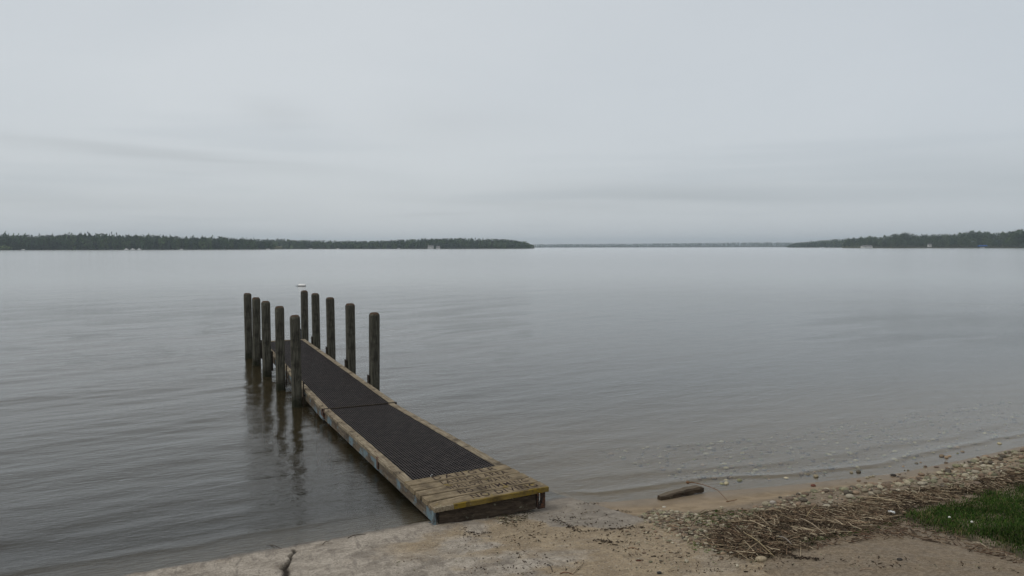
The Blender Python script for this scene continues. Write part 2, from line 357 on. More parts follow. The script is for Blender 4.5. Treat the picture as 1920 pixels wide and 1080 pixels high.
UWu = [6.8, 6.72, 6.56, 6.47, 6.38, 6.17, 5.97, 6.02, 6.08, 6.1, 5.6, 4, -20]
BW = [-6000, -300, -60, -20, -8, -3, -1, 0, .3, .6, 1.0, 1.5, 3, 8, 40, 6000]
BZ = [-6, -6, -3.5, -1.6, -.65, -.24, -.085, 0, .022, .07, .16, .25, .47, 1.05, 2., 3]
def z_ground(u, v):
    uw = np.interp(v, UWv, UWu); wq = uw - u
    zb = np.interp(wq, BW, BZ) + fbm(u*2.2, v*2.2)*.02*smooth(0., .5, wq) + fbm(u*9, v*9, 3)*.012*smooth(.15, .5, wq)
    # a low berm of stones and reeds, highest away from the ramp
    zb = zb + .06*smooth(.35, .8, wq)*(1-smooth(1.0, 1.6, wq))*smooth(4.8, 6.5, v)
    lap = z_ramp(u, v) + .02*(vn(u*5, v*5)-.45) + .012
    low = np.minimum(zb, z_ramp(u, v) - .09)
    over = smooth(3.3, 3.95, v + .35*(vn(u*3, v*3)-.5)) * smooth(5.55, 5.2, u + .3*(vn(u*4+9, v*4)-.5))
    under = low*(1-over) + lap*over
    k = smooth(3.93, 4.03, v)
    zr = zb*(1-smooth(5.6, 5.2, u)*smooth(5.4, 4.4, v)) + lap*smooth(5.6, 5.2, u)*smooth(5.4, 4.4, v)
    return under*(1-k) + zr*k
def P2G(px, py, top=None):
    """where the sight line of a photo pixel meets the ground: used once to survey the shore"""
    x = px-960; y = -(py-540); x, y = x - (-ROLL*-1)*0 + ROLL*y, y - ROLL*x*-0 + ROLL*-x*-1*0
    xr = x; yr = y
    c, s = math.cos(PITCH), math.sin(PITCH)
    yr = y - ROLL*x if False else y
    d = Vector((xr, F*c + yr*s, -F*s + yr*c)); d.normalize()
    t = .5; prev = 0
    for i in range(4000):
        X, Y, Z = d.x*t, d.y*t, H + d.z*t; u, v = toUV(X, Y)
        gz = float(z_ground(u, v)); zr = float(z_ramp(u, v)) if v < 3.98 else -9
        if Z <= max(gz, zr, -.0): break
        t += max(.004, (Z-max(gz, zr, 0))*.5)
        if t > 400: break
    return X, Y
def lines(a, b, fine, lo, hi, gr=1.09):
    m = list(np.arange(a, b, fine)); s = fine; x = m[-1]; up = []
    while x < hi: s *= gr; x += s; up.append(x)
    s = fine; x = m[0]; dn = []
    while x > lo: s *= gr; x -= s; dn.append(x)
    return np.array(dn[::-1] + m + up)
def grid(xs, ys):
    X, Y = np.meshgrid(xs, ys); n, m = X.shape; i = np.arange(n*m).reshape(n, m)
    Fc = np.stack([i[:-1, :-1], i[:-1, 1:], i[1:, 1:], i[1:, :-1]], -1).reshape(-1, 4)
    return X.ravel(), Y.ravel(), Fc
X, Y, Fc = grid(lines(-2.2, 9, .03, -7400, 7400, 1.11), lines(4.6, 11.2, .03, -7400, 7400, 1.11))
u, v = toUV(X, Y); Z = z_ground(u, v)
uw = np.interp(v, UWv, UWu); wq = uw-u
rr = np.hypot(X, Y)
Z = np.where((rr > 40), np.where(Y > 20, -3.0, np.clip(Z, -3, 3)), Z)
Z = np.where((rr > 40) & (Y <= 20), Z, Z)
gritm = smooth(.55, .9, wq + .25*(vn(u*3, v*3)-.5))
def poly_mask(X, Y, poly):
    ins = np.zeros(len(X), bool); n = len(poly); j = n-1
    for i in range(n):
        xi, yi = poly[i]; xj, yj = poly[j]
        c = ((yi > Y) != (yj > Y)) & (X < (xj-xi)*(Y-yi)/(yj-yi+1e-12)+xi); ins ^= c; j = i
    return ins
def survey(pts): return [P2G(*p) for p in pts]
GRASS = survey([(1688, 972), (1705, 958), (1750, 948), (1800, 935), (1850, 917), (1920, 903), (1920, 1050), (1880, 1034), (1830, 1018), (1770, 1003), (1715, 988)])
gN = np.array(GRASS)
# the lawn goes on to the right, outside the photo
GRASS = GRASS[:6] + [(GRASS[5][0]+2, GRASS[5][1]+.8), (GRASS[6][0]+2, GRASS[6][1]-.5)] + GRASS[6:]
REED = survey([(1325, 1010), (1385, 975), (1440, 962), (1500, 955), (1560, 957), (1640, 937), (1700, 925), (1800, 915), (1920, 884)]) 
REED += [(REED[-1][0]+2.5, REED[-1][1]+.75)]
r2_ = survey([(1920, 908), (1850, 922), (1770, 940), (1710, 958), (1680, 975), (1610, 997), (1545, 1012), (1510, 1030), (1440, 1050), (1370, 1046)])
REED = REED + [(r2_[0][0]+2.5, r2_[0][1]+.9)] + r2_
PEB_A = survey([(1192, 968), (1225, 955), (1290, 962), (1350, 966), (1420, 972), (1440, 1000), (1400, 1042), (1340, 1040), (1290, 1018), (1235, 990)])
PEB_B = survey([(1385, 968), (1430, 950), (1500, 928), (1560, 919), (1650, 909), (1700, 899), (1760, 884), (1800, 870), (1860, 857), (1920, 843)])
PEB_B += [(PEB_B[-1][0]+3, PEB_B[-1][1]+1.)]
p2_ = survey([(1920, 892), (1800, 920), (1700, 932), (1600, 948), (1500, 962), (1440, 975)])
PEB_B = PEB_B + [(p2_[0][0]+3, p2_[0][1]+1.)] + p2_
soil = np.maximum(poly_mask(X, Y, GRASS)*.85*smooth(.2, .55, vn(X*6, Y*6)), poly_mask(X, Y, REED)*.7*smooth(.15, .5, vn(X*8, Y*8)))
mesh('ground', np.stack([X, Y, Z], 1), Fc, M_ground, smooth=True, attrs={'grit': gritm, 'soil': soil, 'hgt': Z})
tag(bpy.data.objects['ground'], kind='structure')

# boat ramp slab
us = np.concatenate([np.arange(-9, 4.6, .25), np.arange(4.6, 7.6, .015), np.arange(7.6, 12, .1)])
vs = np.concatenate([np.arange(-12, -.3, .2), np.arange(-.3, 3.95, .015), [3.955, 3.968, 3.975]])
U, Vv, Fc = grid(us, vs)
jv = .95 + .27*(U-6.0) + .03*(vn(U*9, U*0+2)-.5) + .02*(vn(U*34, U*0+5)-.5)
jw = .016 + .026*vn(U*7+3, U*0+9) ; jw = np.where(U > 6.62, .006, jw)
crack = 1-smooth(jw*.45, jw*1.0, np.abs(Vv-jv))
crack = crack*np.where(U < 6.85, 1, 0)
# hairline cracks
def hair(p0, p1, seed):
    d = np.array(p1)-np.array(p0); Ln = np.hypot(*d); d = d/Ln
    a = (U-p0[0])*d[0]+(Vv-p0[1])*d[1]; b = -(U-p0[0])*d[1]+(Vv-p0[1])*d[0]
    b = b + .10*(vn(a*4+seed, a*0+seed)-.5) + .03*(vn(a*20+seed, a*0+seed)-.5)
    return (1-smooth(.003, .012, np.abs(b)))*((a > 0) & (a < Ln))
hc = hair((5.9, 2.05), (6.55, 2.75), 1)*.3 + hair((5.75, 2.7), (5.95, 3.9), 4)*.5
Zr = z_ramp(U, Vv) + .012*fbm(U*2, Vv*2) + .005*fbm(U*11, Vv*11, 3)*2 - .035*crack - .006*hc
Zr = Zr - .05*smooth(3.955, 3.975, Vv)
Zr = Zr - .008*(vn(U*.0+3, Vv*12)-.5)*0
broom = .0025*np.sin(U*70 + 3*vn(U*3, Vv*3))
Zr = Zr + broom*vn(U*1.5, Vv*1.5)
sandmask = smooth(1.7, 3.0, Vv + .6*(vn(U*2.5, Vv*2.5)-.5)) * (1-.55*smooth(.0, .5, U-6.0))
edge_n = .10*(vn(U*6, Vv*6)-.5)
bare = smooth(1.15, .8, ((U-6.15)/.78)**2 + ((Vv-3.80)/.62)**2 + edge_n*4)     # a patch swept clean beside the slab corner
sandmask = sandmask*(1 - bare)
x, y = -U*ST+Vv*CT, U*CT+Vv*ST
# slab thickness: drop a skirt along the right edge
n0 = len(U); V3 = np.stack([x, y, Zr], 1); ncol = len(us); nrow = len(vs)
edge = np.arange(n0).reshape(nrow, ncol)[-1]; sk = V3[edge].copy(); sk[:, 2] -= .2
V3 = np.concatenate([V3, sk]); ski = np.arange(n0, n0+ncol)
Fs = np.stack([edge[:-1], ski[:-1], ski[1:], edge[1:]], -1)
ex_ = lambda a: np.concatenate([a, a[edge]])
rp = mesh('boat_ramp', V3, np.concatenate([Fc[:, ::-1], Fs]), M_ramp, smooth=True, attrs={'sand': ex_(sandmask), 'hgt': ex_(Zr), 'bare': ex_(bare), 'crack': ex_(np.clip(crack+hc, 0, 1))})
tag(rp, kind='structure')

# lake water, real swell near the shore
X, Y, Fc = grid(lines(-9, 7.5, .05, -7200, 7200, 1.035), lines(4.5, 13, .035, -60, 7200, 1.022))
u, v = toUV(X, Y); uw = np.interp(v, UWv, UWu); dsh = u-uw
zb = np.where(v < 3.97, np.maximum(z_ramp(u, v), z_ground(u, v)), z_ground(u, v))
zb = np.where(np.hypot(X, Y) > 40, -3, zb); depth = np.clip(-zb, 0, 9)
sp = np.maximum(.035, .022*(Y-13)*1.0)
Zw = np.zeros_like(X); lee = 1.2-.7*smooth(-5, 4, X)    # the right-hand side lies in the lee of the shore
rg = np.random.default_rng(11)
for i in range(34):
    lam = .26*(1.11**i)*.9; 
    if lam > 5: lam = rg.uniform(.5, 4)
    ang = R(-54) + rg.normal(0, .28); k = 2*math.pi/lam; A = lam*.0015*rg.uniform(.5, 1.2)*(1 if lam < 1 else 1/lam**.8)
    fade = smooth(2.5, 6., lam/sp) * smooth(0, .5+lam*.6, dsh)
    ph = k*(X*math.cos(ang)+Y*math.sin(ang)) + rg.uniform(0, 6.28) + 1.5*vn(X*.4+i, Y*.4)
    Zw += A*fade*np.sin(ph)*lee
# small swash ridges running in along the beach and the ramp
def ridge(off, h, wd, seed, va, vb):
    c = off + .16*(vn(v*.9+seed, v*0+seed)-.5) + .05*(vn(v*3+seed, v*0)-.5)
    q = (dsh-c); prof = np.where(q < 0, np.exp(-(q/(wd*.45))**2), np.exp(-(q/wd)**2))
    return h*prof*smooth(va-.6, va+.3, v)*smooth(vb+.6, vb-.3, v)
Zw += ridge(.36, .014, .10, 2., 4.2, 12) + ridge(.8, .006, .18, 5., 4.5, 13) + ridge(.5, .008, .10, 8., -9, 1.5) + ridge(1.2, .006, .22, 15., -9, 2)
murk = 1-np.exp(-depth*(2.0-1.1*smooth(3.5, 5, v)))
wt = mesh('lake_water', np.stack([X, Y, Zw], 1), Fc, M_water, smooth=True, attrs={'murk': murk}); tag(wt, kind='structure')

# ------------------------------------------------------------------ the dock
vL, vR, U0L, U0R, U1, U2 = 2.365, 3.475, 6.63, 6.46, 11.40, 18.38
z0L, z0R, z1, z2 = .205, .300, .222, .455
def D1(s, t, dz=0):     # near section: s across 0..1, t along 0 (shore)..1 (hinge)
    s_ = s; vv = (vL+.015)*(1-s_) + (vR-.02)*s_; uu = (U0L*(1-s_)+U0R*s_)*(1-t) + (U1-.02)*t
    zz = (z0L*(1-s_)+z0R*s_)*(1-t) + z1*t - .006
    return UV(uu, vv, zz+dz)
def D2(s, t, dz=0):
    a, b = 2.365, 3.487; a2, b2 = 2.425, 3.44
    vv = (a*(1-s)+b*s)*(1-t) + (a2*(1-s)+b2*s)*t
    return UV(U1*(1-t)+U2*t, vv, z1*(1-t)+z2*t+dz)
def slab(mb, D, s0, s1, t0, t1, za, zb, n=1, wob=0., col=None):
    """board in dock coordinates; cut into n lengths so worn edges can wander"""
    for i in range(1):
        V = []; Fc = []
        for k in range(n+1):
            t = t0+(t1-t0)*k/n
            o = [random.uniform(-wob, wob) for _ in range(4)]
            V += [D(s0+o[0], t, za), D(s1+o[1], t, za), D(s1+o[1]+o[3]*.5, t, zb+o[2]*.3), D(s0+o[0]+o[2]*.5, t, zb+o[3]*.3)]
        for k in range(n):
            b = 4*k
            for q in range(4): Fc.append((b+q, b+(q+1) % 4, b+4+(q+1) % 4, b+4+q))
        Fc += [(0, 1, 2, 3), (4*n+3, 4*n+2, 4*n+1, 4*n)]
        mb.add(V, Fc, col)
dock = empty('dock', UV(6.6, 2.9, 0))
tag(dock, 'narrow two-section boat dock with dark grating and lettered plank end at the ramp', 'dock')
DI = Matrix.Translation(UV(6.6, 2.9, 0)).inverted()
def put(mb, name, m, parent=dock, smooth=False, bev=0):
    o = mb.build(name, m, None, smooth)
    o.data.transform(DI); o.parent = parent
    if bev: bevel(o, bev)
    return o
Wd = 1.12; bw = .095/Wd
PT = .90/4.85     # share of the near section that the planks cover
for D, t0, t1, L_ in ((D1, PT-.01, 1, 4.85), (D2, 0, 1, 7)):
    for s0, s1 in ((0, bw), (1-bw, 1)):
        mb = MB(); slab(mb, D, s0, s1, t0, t1, -.035, 0, int(L_*9), .0035); o = put(mb, 'rail_board', M_rail)
    ta = .02 if D is D1 else 0
    for s0, s1 in ((.012, .035), (.965, .988)):
        mb = MB(); slab(mb, D, s0, s1, ta, t1, -.155 if D is D1 else -.17, -.037, int(L_*6), .002); put(mb, 'side_board', M_side)
    mb = MB()
    a = PT if D is D1 else 0
    n = int(L_/ .95)
    for k in range(n+1):
        t = a + (.985-a)*k/n + .004
        slab(mb, D, .04, .96, t, t+.035/L_, -.15, -.04)
    put(mb, 'joist', M_frame) if False else None
    for k in range(n+1):
        t = a + (.975-a)*k/n + .006
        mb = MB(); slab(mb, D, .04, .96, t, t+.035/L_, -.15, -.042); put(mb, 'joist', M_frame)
    # moulded grating: bars along and across
    mb = MB(); s0, s1 = bw+.004, 1-bw-.004
    e1 = .985 if D is D1 else .985
    nb_ = 30
    for k in range(nb_+1):
        s = s0+(s1-s0)*k/nb_; slab(mb, D, s-.0034, s+.0034, a+.002, e1+.01, -.045, -.006)
    nt2 = int(L_*(1-(a))/.052)
    for k in range(nt2+1):
        t = a+.003+(e1-a)*k/nt2; slab(mb, D, s0-.003, s1+.003, t, t+.011/L_, -.043, -.0065)
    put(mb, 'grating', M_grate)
mb = MB(); slab(mb, D2, bw+.002, 1-bw-.002, 1-.11/7, 1, -.035, .002, 1); put(mb, 'end_board', M_rail)
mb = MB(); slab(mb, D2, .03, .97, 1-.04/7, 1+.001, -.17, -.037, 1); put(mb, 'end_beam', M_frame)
# dark lip where the far section laps over the near one, with hinge straps
mb = MB(); slab(mb, D2, -.004, 1.012, -.004, .001, -.03, .002, 1); put(mb, 'hinge_lip', M_frame)
for s in (.03, .97):
    mb = MB(); slab(mb, D2, s-.035, s+.035, -.012, .012, -.10, -.03); put(mb, 'hinge', M_rust)
# five wide planks over the shore end, worn and split at the left
texts = ['DANGER', 'LAUNCH AREA', 'SHALLOW WATER', 'NO SWIMMING', 'NO DIVING']
LX = [(.25, .86, .105), (.27, .90, .085), (.27, .87, .105), (.31, .95, .095), (.36, .955, .115)]
def letter_mesh(text, width, height, spacing):
    cu = bpy.data.curves.new('lettering', 'FONT'); cu.body = text; cu.size = 1; cu.space_character = spacing; cu.offset = 0.008; cu.extrude = 0
    o = bpy.data.objects.new('lettering', cu); C.objects.link(o)
    bpy.context.view_layer.update()
    me = bpy.data.meshes.new_from_object(o.evaluated_get(bpy.context.evaluated_depsgraph_get()))
    bpy.data.objects.remove(o); bpy.data.curves.remove(cu)
    xs = [v.co.x for v in me.vertices]; ys = [v.co.y for v in me.vertices]
    x0, x1, y0, y1 = min(xs), max(xs), min(ys), max(ys)
    return me, x0, x1, y0, y1
pw = PT/5
for i in range(5):
    ta, tb = PT-(i+1)*pw, PT-i*pw-.0042
    mb = MB(); n = 26; V = []; Fc = []
    sL = -.006 + (.0 if i < 3 else .008); sR = 1.0 + .012*(i-1)*.5
    for k in range(n+1):
        f = k/n; s = sL+(sR-sL)*f
        e = (random.uniform(-1, 1)*.0006)
        fray = math.exp(-f*14)*(.0035 if i > 1 else .001)
        sag = random.uniform(-.0012, .0012) - (.014*math.exp(-f*9) if i == 4 else 0)
        front = ta+e+fray*random.uniform(.2, 1); back = tb+e-fray*random.uniform(.1, .8)
        zt = .012+sag
        V += [D1(s, front, -.035), D1(s, back, -.035), D1(s, back, zt-.003), D1(s, back-.0009, zt), D1(s, front+.0009, zt), D1(s, front, zt-.003)]
    for k in range(n):
        for q in range(6): Fc.append((6*k+q, 6*k+(q+1) % 6, 6*k+6+(q+1) % 6, 6*k+6+q))
    Fc += [tuple(range(6)), tuple(reversed(range(6*n, 6*n+6)))]
    mb.add(V, Fc); pl = put(mb, 'plank', M_plank)
    sa, sb, hh_ = LX[i]
    me, x0, x1, y0, y1 = letter_mesh(texts[i], 1, 1, 1.45 if i == 0 else 1.22)
    for q, vt in enumerate(me.vertices):
        fx = (vt.co.x-x0)/(x1-x0); fy = (vt.co.y-y0)/(y1-y0)
        s = sa+(sb-sa)*fx; t = ta + pw*.17 + pw*.62*fy + .0008*math.sin(fx*31+i)
        vt.co = D1(s, t, .0135)
    me.materials.clear(); me.materials.append(M_ink); me.transform(DI)
    lo = bpy.data.objects.new('lettering', me); C.objects.link(lo); lo.parent = pl
    if i == 4: pl['label'] = 'front plank, split and splintered at its left end'
# yellow painted nosing of the front plank
mb = MB(); slab(mb, lambda s, t, z=0: D1(t, s, z), -.006, -.0005, .17, 1.02, -.036, .010, 22, .0004); put(mb, 'yellow_nosing', M_nose)
mb = MB(); slab(mb, lambda s, t, z=0: D1(t, s, z), -.0062, -.0008, .0, .168, -.036, .006, 8, .0008); put(mb, 'splintered_nosing', M_rail)
# end beam, corner bracket and feet
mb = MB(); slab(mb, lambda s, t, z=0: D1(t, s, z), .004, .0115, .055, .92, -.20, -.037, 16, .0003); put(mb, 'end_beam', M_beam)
mb = MB(); slab(mb, D1, .0, .022, .0, .012, -.185, -.037); slab(mb, D1, .0, .05, .0, .03, -.19, -.178); put(mb, 'corner_bracket', M_bracket)
mb = MB(); slab(mb, D1, .965, 1.0, .0, .006, -.2, -.037); slab(mb, D1, .925, .94, .0, .006, -.19, -.037); slab(mb, D1, .935, .975, .0, .006, -.2, -.16)
mb.tube([D1(.94, .003, -.16), D1(.965, .003, -.12), D1(.968, .003, -.05)], [.008]*3, 6)
put(mb, 'corner_bracket', M_rust)
for s in (.06, .94):
    mb = MB(); a = Vector(D1(s, .985, -.04)); mb.tube([a, (a.x, a.y, -.75)], [.022]*2, 8); put(mb, 'leg', M_rust)
    mb = MB(); a = Vector(D2(s, .10, -.05)); mb.tube([a, (a.x, a.y, -.9)], [.022]*2, 8); put(mb, 'leg', M_rust)
    mb = MB(); a = Vector(D2(s, .97, -.05)); mb.tube([a, (a.x, a.y, -1.2)], [.022]*2, 8); put(mb, 'leg', M_rust)
# carriage bolts on the rails and the little wire loop by the planks
for D, tt in ((D1, (.25, .45, .62, .8, .97)), (D2, (.03, .16, .3, .45, .6, .75, .9))):
    for t in tt:
        mb = MB(); a = Vector(D(.045, t, 0)); mb.tube([a, a+Vector((0, 0, .006))], [.011, .007], 8); put(mb, 'bolt', M_rust)
for s, t in ((.0, .39), (.0, .985)):
    mb = MB(); slab(mb, D1, s-.002, s+.012, t, t+.012, -.13, .004); put(mb, 'strap', M_rust)
mb = MB(); a = Vector(D1(.26, PT+.003, -.004)); mb.tube([a, a+Vector((.002, 0, .018)), a+Vector((.012, 0, .03)), a+Vector((.02, 0, .026))], [.0022]*4, 5); put(mb, 'wire_loop', M_white)

# ------------------------------------------------------------------ pilings
ordn = ['nearest', 'second', 'third', 'fourth', 'farthest']
def piling(u, v, top, lean, side, i, seed):
    rnd = random.Random(seed)
    X, Y, _ = UV(u, v); root = empty('piling', (X, Y, 0), TH + rnd.uniform(-.12, .12))
    mb = MB(); V = []; Fc = []; n = 16; a = .082*rnd.uniform(.97, 1.03); zs = [-1.6, -.6, -.05, .02, .1] + [.1+(top-.15)*k/14 for k in range(1, 15)] + [top-.03, top-.006, top]
    for z in zs:
        f = 1. if z < top-.045 else {0: 1}.get(0) * (1 if z < top-.031 else .93 if z < top-.01 else .70 if z < top-.002 else .42)
        if z < .05: f *= 1.03
        for k in range(n):
            t = 2*math.pi*(k+.5)/n; cx, cy = math.cos(t), math.sin(t)
            q = (abs(cx)**5+abs(cy)**5)**(-1/5); q = min(q, 1.17)
            w_ = 1+.035*(noise.noise(Vector((cx*3+seed, cy*3, z*.9)))) + .02*noise.noise(Vector((cx*9, cy*9+seed, z*4)))
            V.append((cx*q*a*f*w_ + lean[0]*z, cy*q*a*f*w_ + lean[1]*z, z + (.008*noise.noise(Vector((cx*2, cy*2, seed))) if z > top-.05 else 0)))
    for r in range(len(zs)-1):
        for k in range(n): Fc.append((r*n+k, r*n+(k+1) % n, (r+1)*n+(k+1) % n, (r+1)*n+k))
    Fc.append(tuple(range((len(zs)-1)*n, len(zs)*n)))
    mb.add(V, Fc); o = mb.build('post', M_post, root); at_ = o.data.attributes.new('cap', 'FLOAT', 'POINT'); at_.data.foreach_set('value', [1. if v.co.z > top-.028 else 0. for v in o.data.vertices]); at_ = o.data.attributes.new('hz', 'FLOAT', 'POINT'); at_.data.foreach_set('value', [v.co.z for v in o.data.vertices])
    # dark rub plate on the side that faces the dock
    sg = 1 if side == 'left' else -1
    zd = .22 + .235*(u-U1)/7
    mb = MB()
    if side == 'left': mb.box(.096, -.05, zd-.28, .112, .05, zd+.13)
    else: mb.box(-.112, -.045, zd-.25, -.096, .05, zd+.14)
    for z in (zd+.10, zd-.10): mb.tube([(sg*.105, 0, z), (sg*.125, 0, z)], [.014, .010], 8)
    bevel(mb.build('rub_plate', M_postdark, root), .003)
    tag(root, f'{ordn[i]} weathered wooden piling along the {side} side of the dock, seen from shore', 'piling', 'wooden pilings beside the dock')
Lu = [12.85, 14.48, 16.15, 17.68, 19.07]; Lv = [2.262, 2.262, 2.262, 2.26, 2.262]; Lt = [1.50, 1.535, 1.525, 1.51, 1.53]
for i in range(5): piling(Lu[i], Lv[i], Lt[i], ((-.008, .002, -.003, .009, -.002)[i], .006), 'left', i, 31+i)
Ru = [12.95, 14.58, 16.25, 17.78, 19.17]; Rt = [1.485, 1.535, 1.555, 1.56, 1.555]
for i in range(5): piling(Ru[i], 3.586, Rt[i], ((.008, -.003, -.010, -.008, .003)[i], -.004), 'right', i, 61+i)

# ------------------------------------------------------------------ driftwood, twig, float
def gz(X, Y):
    u, v = toUV(X, Y); z = float(z_ground(u, v)); return max(z, float(z_ramp(u, v))) if v < 3.97 else z
a = Vector((*P2G(1236, 938), 0)); b = Vector((*P2G(1318, 924), 0)); d = b-a; ln_ = d.length
root = empty('driftwood_plank', (a.x, a.y, gz(a.x, a.y)-.004), math.atan2(d.y, d.x))
V = []; n = 22
for k in range(n+1):
    f = k/n; hw = .045*(1 - .35*max(0, .12-f)/.12 - .5*max(0, f-.88)/.12); th = (.046 + .018*f)*(1-.4*max(0, f-.9)/.1)
    dip = .014*f
    for q, (yy, zz) in enumerate(((-1, 0), (1, 0), (1.02, .7), (.8, 1), (-.75, 1), (-1.03, .75))):
        j = noise.noise(Vector((f*7, q*1.3, 2)))*.008
        V.append((f*ln_*1.0, yy*hw+j + .02*math.sin(f*3), zz*th + dip + j))
Fc = []
for k in range(n):
    for q in range(6): Fc.append((6*k+q, 6*k+(q+1) % 6, 6*k+6+(q+1) % 6, 6*k+6+q))
Fc += [tuple(range(6)), tuple(reversed(range(6*n, 6*n+6)))]
mb = MB(); mb.add(V, Fc); o = mb.build('driftwood_plank', M_driftwood, None)
o.location = root.location; o.rotation_euler = root.rotation_euler; bpy.data.objects.remove(root)
tag(o, 'dark waterlogged piece of driftwood lying at the edge of the water', 'driftwood')
zt = gz(b.x, b.y)
def W(px, py, z): X, Y = P2G(px, py); return Vector((X, Y, gz(X, Y)+z))
tw = MB(); q0 = W(1322, 932, .0); mb = tw
t0_ = b+Vector((-.16, .03, zt+.095)); t1_ = b+Vector((0, 0, zt+.085)); t2_ = W(1345, 930, .06); t3_ = W(1364, 940, .006)
tw.tube([t0_, t0_+Vector((.05, .0, .006)), t1_, t2_, t3_], [.006, .005, .004, .0035, .002], 6)
tw.tube([t0_+Vector((-.012, 0, 0)), t0_+Vector((-.004, 0, .004)), t0_+Vector((.016, 0, .002)), t0_+Vector((.028, 0, .002))], [.008, .016, .015, .005], 8)
for f in (.4, .75): p = t1_.lerp(t2_, f); tw.tube([p, p+Vector((.008, .0, .01))], [.004, .002], 5)
o = tw.build('twig', M_twig, None, True); tag(o, 'thin arching reddish twig with a knobbed end resting over the driftwood', 'twig')
mb = MB(); p = W(1362, 942, .004); mb.tube([p, p+Vector((.05, .012, .004)), p+Vector((.12, .05, .003))], [.006, .004, .003], 5); 
o = mb.build('twig', M_twig); tag(o, 'short crooked twig flat on the wet sand at the tip of the arching twig', 'twig')

fx, fy = (566-960)/F*52.0, 52.0
root = empty('swim_float', (fx, fy, 0), R(4))
mb = MB(); mb.tube([(-.24, 0, .06), (-.2, 0, .06), (.2, 0, .06), (.24, 0, .06)], [.05, .085, .085, .05], 12); mb.build('float_body', M_white, root, True)
mb = MB(); mb.box(-.27, -.09, -.03, .25, .09, .02); mb.tube([(-.42, 0, .01), (-.25, 0, .04)], [.012, .015], 6); mb.build('keel', M_dark, root)
tag(root, 'small white float lying low on the open water beyond the far pilings', 'float')

# ------------------------------------------------------------------ pebbles, reeds, debris, grass
def ico():
    bm = bmesh.new(); bmesh.ops.create_icosphere(bm, subdivisions=2, radius=1)
    V = np.array([v.co[:] for v in bm.verts]); Fc = np.array([[v.index for v in f.verts] for f in bm.faces]); bm.free(); return V, Fc
IV, IF = ico()
def stone_shape(rg):
    d = rg.normal(size=(5, 3)); d /= np.linalg.norm(d, axis=1)[:, None]
    V = IV.copy()
    for q in d: V += .10*np.maximum(0, V@q)[:, None]**2*q*rg.uniform(-1.6, 1)
    V = V*(1+.05*np.sin(V[:, [1, 2, 0]]*5+rg.uniform(0, 6)))
    return V*np.array([1, rg.uniform(.65, .95), rg.uniform(.42, .72)])
STC = [(.27, .235, .165), (.32, .285, .205), (.21, .18, .13), (.19, .14, .10), (.25, .185, .13), (.11, .095, .075), (.36, .325, .25), (.17, .165, .11), (.16, .125, .095), (.23, .22, .14)]
def rand_in(poly, n, rg):
    P = np.array(poly); lo, hi = P.min(0), P.max(0); outp = []
    while len(outp) < n:
        q = rg.uniform(lo, hi, (n*3, 2)); q = q[poly_mask(q[:, 0], q[:, 1], poly)]; outp += list(q)
    return np.array(outp[:n])
def gza(X, Y): u, v = toUV(X, Y); return np.where(v < 3.97, np.maximum(z_ground(u, v), z_ramp(u, v)), z_ground(u, v))
rg = np.random.default_rng(21)
VV = []; FF = []; CC = []; bigs = []
def scatter_stones(P, smin, smax, pw_=2.2, lift=.3, tint=None, keep_big=True, thr=.026):
    Zg = gza(P[:, 0], P[:, 1])
    for (x, y), z in zip(P, Zg):
        s = smin + (smax-smin)*rg.random()**pw_
        V = stone_shape(rg)*s; a = rg.uniform(0, 6.28); c_, s_ = math.cos(a), math.sin(a)
        V = V@np.array([[c_, s_, 0], [-s_, c_, 0], [0, 0, 1]]); col = np.array(STC[rg.integers(len(STC))])*rg.uniform(.7, 1.12)
        if tint is not None: col = col*tint
        if keep_big and s > thr: bigs.append((V, (x, y, z+s*lift), col, s)); continue
        b = sum(len(q) for q in VV[-1:]) and nv[0]
        VV.append(V+np.array([x, y, z+s*lift])); FF.append(IF+nv[0]); nv[0] += len(V); CC.append(np.tile(col, (len(V), 1)))
nv = [0]
A = rand_in(PEB_A, 1300, rg); B = rand_in(PEB_B, 3600, rg)
scatter_stones(A, .009, .034, 1.6); scatter_stones(B, .010, .042, 1.7, lift=.4)
# outliers on the sand and among the reeds
spill = rand_in(survey([(1180, 980), (1240, 965), (1420, 1000), (1500, 1040), (1380, 1070), (1200, 1060), (1150, 1010)]), 260, rg); scatter_stones(spill, .004, .018, 3, keep_big=False)
spill = rand_in(survey([(1330, 950), (1420, 945), (1560, 905), (1800, 865), (1900, 845), (1800, 885), (1560, 930), (1400, 970)]), 120, rg); scatter_stones(spill, .006, .024, 2.2, keep_big=False)
spill = rand_in(REED, 420, rg); scatter_stones(spill, .01, .028, 2, keep_big=False)
pb = mesh('pebble_bank', np.concatenate(VV), np.concatenate(FF), M_stone, smooth=True, cols=np.concatenate(CC))
tag(pb, 'bank of small rounded pebbles between the wet sand and the dry reeds', 'pebbles', kind='stuff')
bigs.sort(key=lambda b: -b[3])
def single_stone(V, loc, col, label, group=None, name='stone'):
    o = mesh(name, V, IF, M_stone, smooth=True, cols=np.tile(col, (len(V), 1))); o.location = loc
    tag(o, label, 'stone', group); return o
def hue(c):
    c = np.asarray(c); b_ = c.mean(); wm_ = c[0]/max(c[2], 1e-3)
    return ('pale' if b_ > .25 else 'medium' if b_ > .16 else 'dark') + (' reddish' if wm_ > 1.62 and c[1]/c[0] < .78 else ' greenish' if c[1] >= c[0]*.96 else ' tan' if wm_ > 1.35 else ' grey')
xr_ = UV(6, 4)[0]
